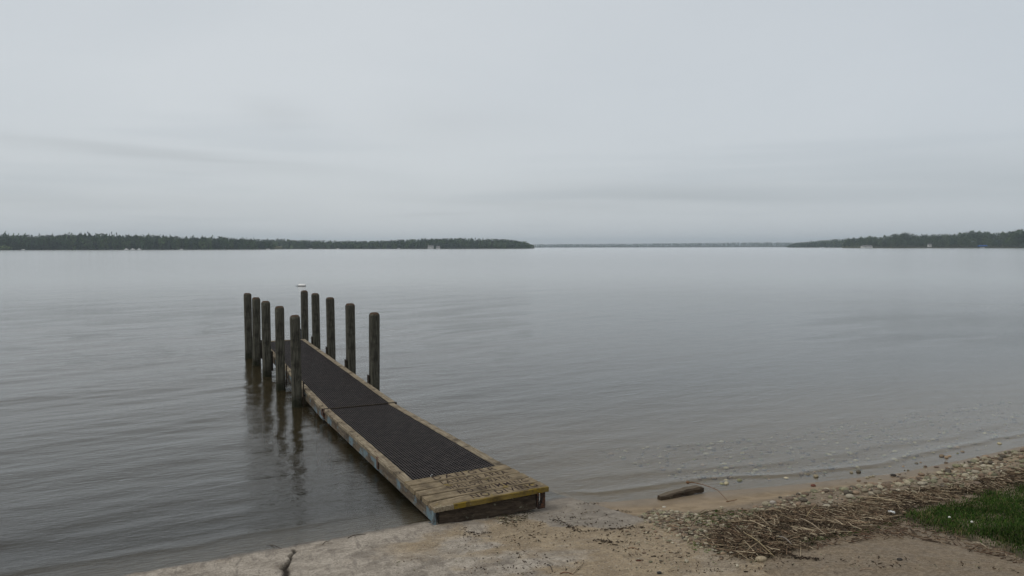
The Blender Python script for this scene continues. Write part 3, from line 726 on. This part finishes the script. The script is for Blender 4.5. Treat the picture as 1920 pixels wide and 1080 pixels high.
for V, loc, col, s in bigs[:260]:
    u_, v_ = toUV(loc[0], loc[1])
    where = 'beside the ramp corner' if v_ < 5.0 else 'above the dry reeds' if v_ < 6.3 else 'where the bank narrows past the reeds' if v_ < 7.6 else 'in the wide bank near the right edge' if v_ < 9 else 'at the right edge of the view'
    side_ = 'water side' if np.interp(v_, UWv, UWu)-u_ < .55 else 'land side'
    single_stone(V, loc, col, f'{hue(col)} rounded stone {where}, {side_}', 'larger stones in the pebble bank')
# stones on the lake bed, seen through the shallows, and grit on the ramp
VV = []; FF = []; CC = []; nv = [0]
q = rg.uniform([5.5, .15], [14, 2.6], (900, 2)); P = []
for v_, du in q:
    uw_ = np.interp(v_, UWv, UWu); X_, Y_, _ = UV(uw_+du, v_); P.append((X_, Y_))
scatter_stones(np.array(P), .012, .04, 2, .5, tint=np.array((1.3, 1.3, 1.2)), keep_big=False)
tag(mesh('lakebed_stones', np.concatenate(VV), np.concatenate(FF), M_stone, smooth=True, cols=np.concatenate(CC)), 'scattered pale stones on the lake bed under the shallow water', 'stones', kind='stuff')
VV = []; FF = []; CC = []; nv = [0]
P = rand_in(survey([(850, 990), (1080, 950), (1200, 985), (1500, 1035), (1920, 1060), (1920, 1079), (700, 1079)]), 3600, rg)
scatter_stones(P, .0016, .007, 3.0, .2, keep_big=False)
P = rand_in(survey([(925, 972), (955, 955), (1000, 950), (985, 975), (950, 985)]), 170, rg); scatter_stones(P, .004, .014, 2, .3, keep_big=False)
tag(mesh('grit', np.concatenate(VV), np.concatenate(FF), M_stone, smooth=True, cols=np.concatenate(CC)), 'fine gravel and grit scattered over the ramp and the sand', 'grit', kind='stuff')
def lone(px, py, s, col, label, flat=1.):
    X, Y = P2G(px, py); V = stone_shape(rg)*s*np.array([1, 1, flat]); single_stone(V, (X, Y, gz(X, Y)+s*.3*flat), np.array(col), label)
lone(968, 952, .036, (.17, .14, .08), 'tan stone against the front beam of the dock')
lone(1525, 913, .030, (.14, .06, .045), 'reddish stone alone at the water line')
lone(1675, 894, .034, (.05, .045, .04), 'black stone lying at the water edge near the pebble bank')
lone(1684, 896, .018, (.06, .05, .045), 'small dark stone touching the black stone at the water edge', .8)
lone(1428, 1053, .042, (.31, .26, .18), 'smooth tan stone at the lower edge of the dry reeds')
lone(1449, 945, .030, (.34, .31, .27), 'pale round stone alone on the wet sand by the pebbles')
lone(1245, 952, .022, (.42, .39, .33), 'small white flat stone on the sand below the driftwood', .6)
lone(1735, 877, .022, (.13, .10, .08), 'brown stone in the shallow water off the pebble bank')
lone(1756, 878, .030, (.15, .11, .09), 'larger brown stone in the shallows off the pebble bank', .8)
lone(1670, 965, .040, (.55, .56, .56), 'whitish lump at the tip of the grass by the reeds')
lone(1197, 1053, .020, (.07, .03, .02), 'dark red-brown stone on the sandy ramp', .7)
lone(1236, 1076, .018, (.04, .04, .04), 'dark grey stone at the bottom edge of the sandy ramp')
lone(1604, 1006, .018, (.035, .03, .025), 'dark pellet on the gritty ground below the reeds')
lone(1687, 1052, .020, (.05, .045, .04), 'dark stone alone on the gritty ground below the grass')

# dry reeds
RC = [(.10, .072, .048), (.17, .125, .08), (.29, .23, .15), (.055, .04, .028), (.21, .145, .095), (.40, .33, .23), (.11, .075, .05)]
def straws(P, lmin, lmax, rad, rise, colr=RC, seed=1, pile=.05, azb=None):
    r = np.random.default_rng(seed); V = []; Fq = []; Cc = []; b = 0
    Zg = gza(P[:, 0], P[:, 1])
    for (x, y), z in zip(P, Zg):
        l = lmin+(lmax-lmin)*r.random()**2.2; az = r.uniform(0, math.pi) if azb is None else r.normal(azb, .5); pt = r.normal(0, rise); ra = rad*r.uniform(.5, 1.4)
        d = np.array([math.cos(az)*math.cos(pt), math.sin(az)*math.cos(pt), math.sin(pt)]); sd_ = np.array([-math.sin(az), math.cos(az), 0]); up = np.cross(d, sd_)*-1
        bend = r.normal(0, .045)*l; zc = z+.006+pile*r.random()
        pts = [np.array([x, y, zc])+d*l*(f-.5)+sd_*bend*(f-.5)**2*4 for f in (0, .33, .66, 1)]
        for k, p_ in enumerate(pts):
            p_[2] = max(p_[2], z+.003)
            rr_ = ra*(1, 1, .9, .6)[k]
            V += [p_+sd_*rr_, p_+up*rr_-sd_*rr_*.5, p_-up*rr_-sd_*rr_*.5]
        for k in range(3):
            for q in range(3): Fq.append((b+3*k+q, b+3*k+(q+1) % 3, b+3*k+3+(q+1) % 3, b+3*k+3+q))
        b += 12; c_ = np.array(colr[r.integers(len(colr))])*r.uniform(.75, 1.2); Cc += [c_]*12
    return np.array(V), np.array(Fq), np.array(Cc)
parts_ = []
Pm = rand_in(REED, 6500, rg); Pm = Pm + rg.normal(0, .03, Pm.shape); q_ = vn(Pm[:, 0]*4+3, Pm[:, 1]*4)*.6+vn(Pm[:, 0]*9, Pm[:, 1]*9)*.4; Pm = Pm[q_ > .40]
parts_.append(straws(Pm, .03, .24, .0027, .13, seed=2, pile=.035))
Pm = rand_in(REED, 6500, rg); Pm = Pm + rg.normal(0, .035, Pm.shape); parts_.append(straws(Pm, .02, .08, .0035, .3, seed=3, pile=.018, colr=[(.05, .038, .026), (.08, .06, .04), (.12, .09, .06)]))
Pm = rand_in(survey([(1500, 1040), (1560, 1005), (1700, 975), (1790, 1005), (1880, 1035), (1920, 1052), (1920, 1062), (1780, 1025), (1700, 1010), (1600, 1020)]), 420, rg); parts_.append(straws(Pm, .02, .16, .003, .05, seed=4, pile=.01, colr=[(.07, .05, .035), (.12, .075, .05), (.2, .15, .1)]))
Pm = rand_in(survey([(1230, 975), (1400, 960), (1440, 1000), (1380, 1055), (1280, 1015)]), 420, rg); parts_.append(straws(Pm, .02, .12, .003, .2, seed=5, pile=.03))
def join(ps):
    V = []; Fc = []; Cc = []; b = 0
    for a_, f_, c_ in ps: V.append(a_); Fc.append(f_+b); Cc.append(c_); b += len(a_)
    return np.concatenate(V), np.concatenate(Fc), np.concatenate(Cc)
V, Fc, Cc = join(parts_); tag(mesh('dry_reeds', V, Fc, M_reed, cols=Cc), 'tangled mat of dead brown reeds washed up along the shore', 'reeds', kind='stuff')
# crumbs of leaf and bark on the ramp
Pm = rand_in(survey([(860, 985), (1090, 945), (1200, 985), (1330, 1030), (1500, 1045), (1920, 1065), (1920, 1079), (860, 1079)]), 900, rg)
# gather the crumbs in drifts
u_, v_ = toUV(Pm[:, 0], Pm[:, 1]); keep = vn(u_*4+40, v_*4) + .4*rg.random(len(u_)) > .68
ps = [straws(Pm[keep], .006, .035, .0035, .2, seed=8, pile=.004, colr=[(.05, .035, .025), (.08, .055, .035), (.035, .028, .02)])]
Pm = rand_in(survey([(930, 975), (955, 955), (1010, 945), (990, 978), (950, 992)]), 160, rg); ps.append(straws(Pm, .008, .05, .003, .3, seed=9, pile=.012, colr=[(.05, .04, .02), (.09, .08, .04), (.04, .03, .02)]))
for (p0, p1, n_, sd2) in (((1040, 975), (1090, 1000), 60, 1), ((1090, 998), (1210, 990), 80, 2), ((1090, 945), (1190, 962), 50, 3), ((870, 1000), (920, 1000), 30, 4), ((1110, 1015), (1190, 1020), 60, 5), ((1480, 1045), (1540, 1052), 60, 6)):
    a_ = np.array(P2G(*p0)); b_ = np.array(P2G(*p1)); f_ = rg.random(n_)[:, None]; Pm = a_*(1-f_)+b_*f_+rg.normal(0, .018, (n_, 2)); ps.append(straws(Pm, .008, .04, .0032, .2, seed=20+sd2, pile=.006, colr=[(.05, .035, .025), (.035, .028, .02)]))
V, Fc, Cc = join(ps); tag(mesh('leaf_litter', V, Fc, M_reed, cols=Cc), 'dark crumbs of leaf and bark in small drifts on the sandy ramp', 'litter', kind='stuff')
wd_ = []
Pm = rand_in(survey([(1290, 975), (1330, 962), (1420, 962), (1450, 975), (1400, 990), (1330, 995)]), 260, rg); wd_.append(straws(Pm, .015, .07, .0022, .25, seed=41, pile=.012, colr=[(.03, .07, .015), (.045, .10, .02), (.06, .09, .02)]))
Pm = rand_in(survey([(1285, 1015), (1330, 1020), (1340, 1040), (1300, 1035)]), 40, rg); wd_.append(straws(Pm, .01, .04, .002, .3, seed=42, pile=.008, colr=[(.06, .13, .02), (.09, .15, .03)]))
Pm = rand_in(survey([(1500, 1015), (1600, 995), (1700, 975), (1690, 985), (1600, 1006), (1520, 1026)]), 300, rg); wd_.append(straws(Pm, .01, .05, .0022, .3, seed=43, pile=.01, colr=[(.03, .055, .015), (.045, .075, .02), (.06, .065, .025)]))
V, Fc, Cc = join(wd_); tag(mesh('waterweed', V, Fc, M_leaf, cols=Cc), 'strands of green weed caught between the pebbles and under the reeds', 'weed', kind='stuff')
# sticks one can tell apart
def stick(pa, pb_, r0, col, label, lift=.02, name='stick', bend=.006):
    r0 = r0*.75
    a_ = W(*pa, lift); b_ = W(*pb_, lift); m_ = (a_+b_)/2+Vector((bend, bend*.5, .012)); mb = MB()
    mb.tube([a_, a_.lerp(m_, .5)+Vector((0, .004, .004)), m_, m_.lerp(b_, .5), b_], [r0, r0, r0*.9, r0*.8, r0*.5], 6, col); o = mb.build(name, M_reed, None, True); tag(o, label, 'stick')
stick((1395, 1012), (1452, 1058), .0045, (.30, .24, .14), 'long thin yellowish stalk running down the front of the reed mat', .05)
stick((1398, 1050), (1432, 1025), .006, (.22, .17, .11), 'short pale stick crossing the yellowish stalk in the reeds', .05)
stick((1612, 943), (1690, 954), .006, (.36, .29, .19), 'long straw coloured stalk lying across the reeds near the grass', .05)
stick((1500, 984), (1548, 1016), .006, (.30, .24, .17), 'pale curved stalk at the lower right of the reed mat', .05)
stick((1412, 980), (1442, 1000), .006, (.28, .22, .15), 'straight pale stalk leaning at the upper left of the reed mat', .06)
stick((1512, 983), (1532, 957), .005, (.27, .21, .12), 'thin stalk pointing up out of the reeds', .06)
stick((1460, 1020), (1484, 1034), .008, (.22, .19, .16), 'thick grey stick in the middle of the reed mat', .05)
stick((1074, 1078), (1092, 1060), .006, (.30, .24, .17), 'short pale stick standing out on the sandy ramp at the bottom edge', .006)
stick((1050, 1077), (1076, 1079), .005, (.14, .075, .05), 'red-brown stick lying flat beside the short pale stick', .004)
stick((1026, 1060), (1036, 1073), .005, (.06, .05, .045), 'dark short twig on the bare ramp', .004)
stick((1178, 1030), (1198, 1033), .005, (.22, .14, .09), 'light brown twig on the sandy ramp right of the middle', .004)
stick((1612, 1072), (1645, 1074), .0045, (.24, .18, .13), 'thin stalk alone on the gritty ground at the bottom right', .004)
stick((1825, 1022), (1850, 1030), .006, (.36, .30, .22), 'pale stalk at the lower edge of the grass', .01)
stick((485+15, 1019), (528, 1029), .004, (.06, .045, .035), 'thin dark twig at the water line above the crack in the ramp', .004)
stick((605, 1021), (618, 1015), .004, (.05, .04, .03), 'short dark twig at the water line on the ramp', .004)
stick((652, 1009), (686, 1002), .0045, (.05, .04, .03), 'dark straight twig floating at the ramp edge in front of the dock', .004)

# grass
rgz = np.random.default_rng(33); nG = 70000
Pg = rand_in(GRASS, nG, rgz)
cx_ = np.array(GRASS).mean(0)
def poly_dist(P, poly):
    q = np.array(poly); d = np.full(len(P), 9.)
    for i in range(len(q)):
        a_, b_ = q[i], q[(i+1) % len(q)]; ab = b_-a_; t = np.clip(((P-a_)@ab)/(ab@ab), 0, 1)[:, None]; d = np.minimum(d, np.hypot(*(P-(a_+t*ab)).T))
    return d
dd = poly_dist(Pg, GRASS); edge_keep = rgz.random(nG) < np.clip(.3 + (dd - .14*vn(Pg[:, 0]*7, Pg[:, 1]*7))/.12, 0, 1)
Pg = Pg[edge_keep]; dd = dd[edge_keep]; nG = len(Pg)
Pg = Pg + rgz.normal(0, 1, Pg.shape)*np.where(rgz.random(nG) < .3, .08, .025)[:, None]; Zg = gza(Pg[:, 0], Pg[:, 1])
hgt = rgz.uniform(.015, .042, nG)*(.6+.8*vn(Pg[:, 0]*6, Pg[:, 1]*6)); az = rgz.uniform(0, 6.28, nG); ln2 = rgz.normal(0, .9, nG)
dx, dy = np.cos(az), np.sin(az); wv = .0022
p0 = np.stack([Pg[:, 0]-dy*wv, Pg[:, 1]+dx*wv, Zg], 1); p1 = np.stack([Pg[:, 0]+dy*wv, Pg[:, 1]-dx*wv, Zg], 1)
md = np.stack([Pg[:, 0]+dx*hgt*.25*ln2, Pg[:, 1]+dy*hgt*.25*ln2, Zg+hgt*.6], 1); off = np.stack([-dy*wv*.8, dx*wv*.8, 0*dx], 1)
tp = np.stack([Pg[:, 0]+dx*hgt*ln2, Pg[:, 1]+dy*hgt*ln2, Zg+hgt*(1-.25*np.abs(ln2))], 1)
V = np.stack([p0, p1, md-off, md+off, tp], 1).reshape(-1, 3); i0 = np.arange(nG)*5
tri = np.concatenate([np.stack([i0, i0+1, i0+2], 1), np.stack([i0, i0+2, i0+3], 1), np.stack([i0+3, i0+2, i0+4], 1)])
cb = np.array([(.035, .085, .018)])*(1-.0) ; pal = np.array([(.027, .056, .012), (.036, .070, .014), (.05, .084, .018), (.019, .038, .01), (.085, .075, .035)])
dry = (rgz.random(nG) < .06+.3*np.exp(-dd/.10)+.12*(vn(Pg[:, 0]*5+2, Pg[:, 1]*5) > .72)); pc = np.where(dry[:, None], np.array([(.12, .105, .05)]), pal[rgz.integers(0, 4, nG)])*(.6+.6*vn(Pg[:, 0]*3+7, Pg[:, 1]*3))[:, None]
tag(mesh('grass', V, tri, M_leaf, cols=np.repeat(pc, 5, 0)), 'patch of short green grass at the edge of the gravel bank', 'grass', kind='stuff')

for px_, py_, wh in ((1780, 978, 'left'), (1822, 987, 'right')):
    p_ = W(px_, py_, .03); fl = empty('clover_flower', p_)
    mb = MB(); mb.tube([(0, 0, -.035), (.002, 0, 0)], [.0012, .001], 5, (.04, .08, .02)); mb.build('stem', M_leaf, fl)
    mesh('flower_head', IV*np.array([.010, .010, .008])*(1+.12*np.sin(IV*19)), IF, M_stone, fl, cols=np.tile((.6, .6, .55), (len(IV), 1)))
    tag(fl, f'{wh} one of the two tiny white clover flowers in the grass', 'flower')

# ------------------------------------------------------------------ far shores
GC = [(.031, .056, .026), (.038, .066, .028), (.026, .046, .026), (.048, .078, .032), (.024, .040, .028), (.06, .09, .034)]
def crown(r, h, wd, kind, n, tri, base=.12):
    """leaf clumps (bent triangles) through the volume of a crown; returns V, F, C factors"""
    V = []; Cc = []
    for i in range(n):
        if kind == 'cone':
            f = r.random()**1.4; z = h*(base + (1-base)*f); rad = wd*.5*(1-f)*(.8+.4*r.random())+.06; a = r.uniform(0, 6.28); q = r.random()**.4
            c_ = np.array([math.cos(a)*rad*q, math.sin(a)*rad*q, z]); s = tri*(.6+.6*(1-f))
        else:
            d = r.normal(size=3); d /= np.linalg.norm(d); q = r.random()**.33
            lob = 1+.22*math.sin(d[0]*4+kind_s*3)+.18*math.sin(d[1]*5+kind_s*7+d[2]*4)
            c_ = np.array([d[0]*wd*.5*q*lob, d[1]*wd*.5*q*lob, h*(.5+base/2)+d[2]*h*(.5-base/2)*q*min(lob, 1.1)]); s = tri*r.uniform(.6, 1.3)
        e = r.normal(size=(3, 3))*s*.62; V += list(c_+e); Cc += [r.uniform(.6, 1.45)]*3
    return np.array(V), np.array(Cc)
def wood(name, line, depth_rows, per, hfun, hill, tri, n, label, conif=.12, seed=1, dens=1., hv=.25):
    """line: (px, distance) knots of the shore front; trees in rows behind it on rising ground"""
    global kind_s
    r = np.random.default_rng(seed); V = []; Cc = []; px = [l[0] for l in line]; ds = [l[1] for l in line]
    protos = []
    for k in range(10):
        kind_s = k*1.7; kd = 'cone' if k < 3 else 'round'; protos.append((kd, *crown(r, 1., .45 if kd == 'cone' else .75, kd, n, tri, .0)))
    for row in range(depth_rows):
        x = px[0]
        while x < px[-1]:
            D_ = np.interp(x, px, ds) + row*7 + r.uniform(-3, 3); Xw = (x-960)/F*D_
            hh_ = hfun(x)*D_/F*r.uniform(1-hv, 1.04); g0 = hill*row/max(1, depth_rows-1)*hfun(x)*D_/F
            hh_ = hh_*(1-hill) if depth_rows > 1 else hh_
            kd, v0, c0 = protos[r.integers(3) if r.random() < conif else r.integers(3, 10)]
            if kd == 'cone': hh_ *= 1.08
            a = r.uniform(0, 6.28); R_ = np.array([[math.cos(a), math.sin(a), 0], [-math.sin(a), math.cos(a), 0], [0, 0, 1]])
            wd = max(8., hh_*.7) if kd != 'cone' else hh_*.5
            vv = (v0@R_)*np.array([wd, wd, hh_]); V.append(vv+np.array([Xw, D_, g0+.2])); col = np.array(GC[r.integers(len(GC))])*r.uniform(.8, 1.25)
            Cc.append(c0[:, None]*col)
            x += per*F/D_*r.uniform(.6, 1.4)
    V = np.concatenate(V); Cc = np.concatenate(Cc); Fc = np.arange(len(V)).reshape(-1, 3)
    o = mesh(name, V, Fc, M_crown, cols=Cc); tag(o, label, 'wood', kind='stuff'); return o
def land(name, line, back, top, seed=0):
    """ground of a far shore: low bank at the water rising behind"""
    V = []; Fc = []
    rows = [(-3, -1.), (0, .4), (12, 1.5), (back*.5, top*.7), (back, top), (back*3+300, top)]
    for (px, D_) in line:
        for (o_, z) in rows: V.append(((px-960)/F*(D_)*(1+o_/D_), D_+o_, z))
    m_ = len(rows)
    for i in range(len(line)-1):
        for k in range(m_-1): Fc.append((i*m_+k, (i+1)*m_+k, (i+1)*m_+k+1, i*m_+k+1))
    tag(mesh(name, V, Fc, M_far, smooth=True), kind='structure')
ipl = lambda xs, ys: (lambda x: float(np.interp(x, xs, ys)))
# left wood, about a kilometre away
hL = ipl([-500, 0, 60, 110, 160, 230, 290, 345, 375, 420, 470, 500, 520], [30, 30, 28, 29, 31, 28, 28, 25, 24, 23, 21, 16, 12])
lineL = [(-500, 900), (0, 980), (200, 1020), (350, 1040), (480, 1080), (515, 1110)]
wood('left_wood', lineL, 5, 5.5, hL, .22, .16, 150, 'dark mixed wood on the near left shore across the lake', .10, 1, hv=.16)
land('left_shore', lineL + [(530, 1180)], 40, 5)
# the long middle point
lineM = [(440, 1380), (600, 1330), (750, 1300), (900, 1300), (985, 1320), (998, 1350)]
hM = ipl([440, 490, 530, 560, 640, 700, 780, 850, 900, 950, 975, 985, 993, 998], [17, 18, 19, 17, 15, 15, 18.5, 20, 19.5, 18, 15, 13, 9, 6])
wood('middle_point_wood', lineM, 6, 5, hM, .45, .17, 110, 'low wooded point of the middle shore ending left of centre', .08, 2, hv=.12)
land('middle_shore', lineM + [(1002, 1420)], 45, 6)
# far blue shore closing the lake
lineF = [(960, 4300), (1250, 4300), (1500, 4200), (1620, 4200)]
hF = ipl([960, 1000, 1100, 1200, 1300, 1380, 1400, 1620], [6.0, 6.2, 6.6, 7.0, 8.0, 8.6, 8.8, 8.6])
wood('far_wood', lineF, 3, 9, hF, .5, .3, 45, 'thin blue-grey wooded shore on the horizon', .0, 3, hv=.06)
land('far_shore', lineF, 60, 6)
lineF2 = [(1180, 3500), (1290, 3500)]
# right shore, farther part
lineR = [(1476, 2100), (1520, 2000), (1560, 1900), (1640, 1800)]
hR = ipl([1476, 1482, 1500, 1540, 1585, 1640], [2.5, 7, 10, 14, 17, 19])
wood('right_point_wood', lineR, 5, 5, hR, .35, .17, 100, 'hazy low wood at the tip of the right shore', .08, 4, hv=.12)
land('right_tip_shore', lineR, 60, 5)
# right shore, nearer part: trees one can tell apart
lineN = [(1578, 1420), (1620, 1300), (1700, 1250), (1800, 1200), (1900, 1150), (2000, 1050), (2400, 800)]
land('right_shore', lineN, 50, 9)
hN = ipl([1578, 1590, 1605, 1640, 1665, 1690, 1720, 1760, 1775, 1800, 1830, 1870, 1890, 1920, 2400], [13, 19, 20, 23, 24, 29, 25, 25.5, 26, 31, 33, 30, 31, 36, 40])
wood('right_bank_wood', [(2040, 1060), (2400, 800), (2600, 760)], 3, 6, hN, .2, .16, 110, 'wood carrying on along the right shore beyond the view', .0, 9)
kind_s = 1.; rT = np.random.default_rng(77); TP = []
for k in range(7):
    kind_s = k*2.3; kd = 'cone' if k == 6 else 'round'
    V, cf = crown(rT, 1., .8 if kd == 'round' else .45, kd, 420, .085, .10)
    col = np.array([GC[0], GC[1], GC[3], GC[2], GC[5], GC[1], GC[4]][k]); me_o = mesh('crown', V, np.arange(len(V)).reshape(-1, 3), M_crown, cols=cf[:, None]*col)
    mb = MB(); mb.tube([(0, 0, -.02), (0.004, 0, .2), (.0, .01, .42), (.01, 0, .7)], [.022, .017, .012, .004], 7)
    for a in range(4): t = a*1.57+.5; mb.tube([(0, 0, .25+.08*a), (math.cos(t)*.13, math.sin(t)*.13, .42+.08*a), (math.cos(t)*.24, math.sin(t)*.24, .52+.08*a)], [.009, .006, .002], 5)
    tr_o = mb.build('trunk', M_trunk, None, True); TP.append((me_o.data, tr_o.data)); bpy.data.objects.remove(me_o); bpy.data.objects.remove(tr_o)
KL = ['bushy broad-leaved tree in the wood on the right shore', 'rounded green tree in the wood on the right shore', 'lighter green tree in the wood on the right shore', 'dark green tree in the wood on the right shore', 'yellow-green tree in the wood on the right shore', 'broad tree in the wood on the right shore', 'dark pointed tree in the wood on the right shore']
def tlabel(px, row, k):
    marks = [(1624, 'the long cottage'), (1742, 'the small hillside cottage'), (1841, 'the blue boat canopy')]
    m_ = min(marks, key=lambda q: abs(q[0]-px)); d_ = px-m_[0]
    sd_ = 'right behind' if abs(d_) < 9 else ('just ' if abs(d_) < 26 else '') + ('left of ' if d_ < 0 else 'right of ')
    sd_ = sd_ if abs(d_) < 9 else sd_.rstrip()
    kind_ = ['bushy green', 'rounded green', 'light green', 'dark green', 'yellow-green', 'broad green'][k]
    return f'{kind_} tree {sd_} {m_[1]}, {("front", "middle", "back")[row]} row of the right shore'
def far_tree(px, D_, h, k, z0=.4, wide=.82, label=None):
    o = empty('tree', ((px-960)/F*D_, D_, z0), rT.uniform(0, 6.28)); wd = max(h*wide, 6)
    o.scale = (wd, wd, h)
    for nm, me in (('crown', TP[k][0]), ('trunk', TP[k][1])):
        c_ = bpy.data.objects.new(nm, me); C.objects.link(c_); c_.parent = o
    tag(o, label or KL[k], 'tree', 'trees on the right shore'); return o
for row in range(3):
    x = 1582 + row*4
    while x < 2080:
        D_ = np.interp(x, [l[0] for l in lineN], [l[1] for l in lineN]) + 6 + row*14 + rT.uniform(-4, 4)
        Ht = hN(x)*D_/F; z0 = .6+row*.17*Ht; h = (Ht-z0)*rT.uniform(.8, 1.05) if row == 2 else Ht*(.62+.12*row)*rT.uniform(.8, 1.1)
        kk = int(rT.integers(0, 6))
        if not (1890 < x < 1925 and row == 2): far_tree(x, D_, h, kk, z0, label=tlabel(x, row, kk))
        x += rT.uniform(5.5, 9.)*F/D_*(1 if x < 1925 else 1.8)
far_tree(1909, 1100, 25.5, 1, 1, .8, 'tall dark tree rising above the others at the right edge of the view')
far_tree(1928, 1090, 28, 3, 1, .8, 'tall broad dark tree cut by the right edge of the view')
far_tree(1896, 1105, 22, 4, 1, .8, 'dark tree leaning against the tallest tree at the right edge')
# lone bushes
def bush(px, D_, h, wd, col, label):
    global kind_s
    kind_s = .7; V, cf = crown(np.random.default_rng(5), h, wd, 'round', 200, h*.12, .02); o = mesh('bush', V, np.arange(len(V)).reshape(-1, 3), M_crown, cols=cf[:, None]*np.array(col)); o.location = ((px-960)/F*D_, D_, .2); tag(o, label, 'bush')
bush(6, 965, 6, 22, (.15, .20, .07), 'light green bushes at the water on the far left shore')
bush(547, 1310, 5.5, 6, (.14, .20, .10), 'single pale green bush at the water in front of the middle wood')

# boats, cottages, boat lift (a few pixels each)
def boat(px, D_, ln3, label, cab=True, name='motor_boat'):
    o = empty(name, ((px-960)/F*D_, D_, 0), rT.uniform(-.3, .3)); mb = MB(); V = []; hw = ln3*.16
    for f, wf, zt_ in ((0, .85, .8), (.3, 1, .8), (.65, .95, .9), (.88, .55, 1.05), (1, .06, 1.2)):
        x_ = (f-.5)*ln3; V += [(x_, -hw*wf*.7, -.2), (x_, hw*wf*.7, -.2), (x_, hw*wf, zt_), (x_, -hw*wf, zt_)]
    Fc = [(4*k+q, 4*k+(q+1) % 4, 4*k+4+(q+1) % 4, 4*k+4+q) for k in range(4) for q in range(4)] + [(0, 1, 2, 3), (19, 18, 17, 16)]
    mb.add(V, Fc); mb.build('hull', M_white, o)
    if cab:
        mb = MB(); mb.hexa([(-.2*ln3, -hw*.6, .8), (.2*ln3, -hw*.6, .8), (.2*ln3, hw*.6, .8), (-.2*ln3, hw*.6, .8), (-.18*ln3, -hw*.5, 1.9), (.08*ln3, -hw*.5, 1.9), (.08*ln3, hw*.5, 1.9), (-.18*ln3, hw*.5, 1.9)]); mb.build('cabin', M_white, o)
    tag(o, label, 'boat', 'boats moored along the far shores')
boat(238, 1005, 5.5, 'leftmost of the three white boats moored close together by the left wood')
boat(250, 1006, 5.5, 'middle one of the three white boats by the left wood')
boat(262, 1008, 5., 'rightmost of the three white boats by the left wood')
boat(45, 960, 4.5, 'white boat near the light green bushes on the far left', False)
boat(341, 1025, 4, 'small white boat alone near the end of the left wood', False)
boat(503, 1085, 5, 'white boat where the left wood meets the middle point', False)
boat(583, 1300, 5, 'white boat just right of the pale bush', False); boat(634, 1290, 5, 'white boat on the left half of the middle point', False)
boat(748, 1280, 4, 'tiny white boat left of the white cottage', False)
boat(1541, 1850, 8, 'white boat at the tip of the right shore', False)
def cottage(px, D_, w_, h, label, z=1.0):
    o = empty('cottage', ((px-960)/F*D_, D_, z)); d_ = w_*.7
    mb = MB(); mb.box(-w_/2, -d_/2, -.8, w_/2, d_/2, h*.6); mb.build('wall', M_wall, o)
    mb = MB(); e = .4; V = [(-w_/2-e, -d_/2-e, h*.6), (w_/2+e, -d_/2-e, h*.6), (w_/2+e, d_/2+e, h*.6), (-w_/2-e, d_/2+e, h*.6), (-w_/2-e, 0, h), (w_/2+e, 0, h)]
    mb.add(V, [(0, 1, 5, 4), (2, 3, 4, 5), (0, 4, 3), (1, 2, 5), (3, 2, 1, 0)]); mb.build('roof', M_roof, o)
    for sx in (-.25, .25): mb = MB(); mb.box(w_*sx-.6, -d_/2-.04, h*.2, w_*sx+.6, -d_/2-.005, h*.42); mb.build('window', M_winglass, o)
    tag(o, label, 'cottage')
cottage(808, 1284, 9, 5, 'pale cottage at the water on the middle point')
cottage(822, 1290, 6, 4, 'smaller cottage just right of the pale cottage on the middle point')
cottage(1624, 1270, 15, 4.2, 'long pale cottage at the water on the right shore', .6)
cottage(1742, 1210, 5, 4.5, 'small cottage among the trees halfway along the right shore', 2.5)
# covered boat lift
D_ = 1050.; o = empty('boat_lift', ((1841-960)/F*D_, D_, 0)); 
mb = MB(); n = 8; V = []
for k in range(n+1):
    t = math.pi*k/n; yy = -1.8*math.cos(t); zz = 2.9+.9*math.sin(t)
    V += [(-5.6, yy, zz), (5.6, yy, zz+.45), ]
Fc = [(2*k, 2*k+1, 2*k+3, 2*k+2) for k in range(n)] + [tuple(2*k for k in range(n+1)), tuple(2*k+1 for k in reversed(range(n+1)))]
mb.add(V, Fc); mb.hexa([(-5.6, -1.85, 2.3), (5.6, -1.85, 2.7), (5.6, 1.85, 2.7), (-5.6, 1.85, 2.3), (-5.6, -1.85, 2.9), (5.6, -1.85, 3.35), (5.6, 1.85, 3.35), (-5.6, 1.85, 2.9)]); mb.build('canopy', M_blue, o)
for sx in (-5, 5):
    for sy in (-1.7, 1.7): mb = MB(); mb.tube([(sx, sy, -1), (sx, sy, 2.6)], [.08, .08], 6); mb.build('post', M_dark, o)
tag(o, 'bright blue canopy of a boat lift standing at the right shore', 'boat lift')
boat(1841, 1050, 6.5, 'white boat under the blue canopy at the right shore', False)

# ------------------------------------------------------------------ haze
mb = MB(); mb.box(-7600, -7600, -9, 7600, 7600, 75)
M_haze = bpy.data.materials.new('haze'); M_haze.use_nodes = True; nt_ = M_haze.node_tree; nt_.nodes.clear()
o_ = N(nt_, 'ShaderNodeOutputMaterial'); pv = N(nt_, 'ShaderNodeVolumePrincipled'); pv.inputs['Color'].default_value = (.78, .90, 1, 1); pv.inputs['Density'].default_value = .00016; pv.inputs['Anisotropy'].default_value = .2
nt_.links.new(pv.outputs[0], o_.inputs['Volume'])
hz = mb.build('haze', M_haze); tag(hz, kind='stuff')
hz['label'] = 'thin pale haze over the lake'; hz['category'] = 'haze'
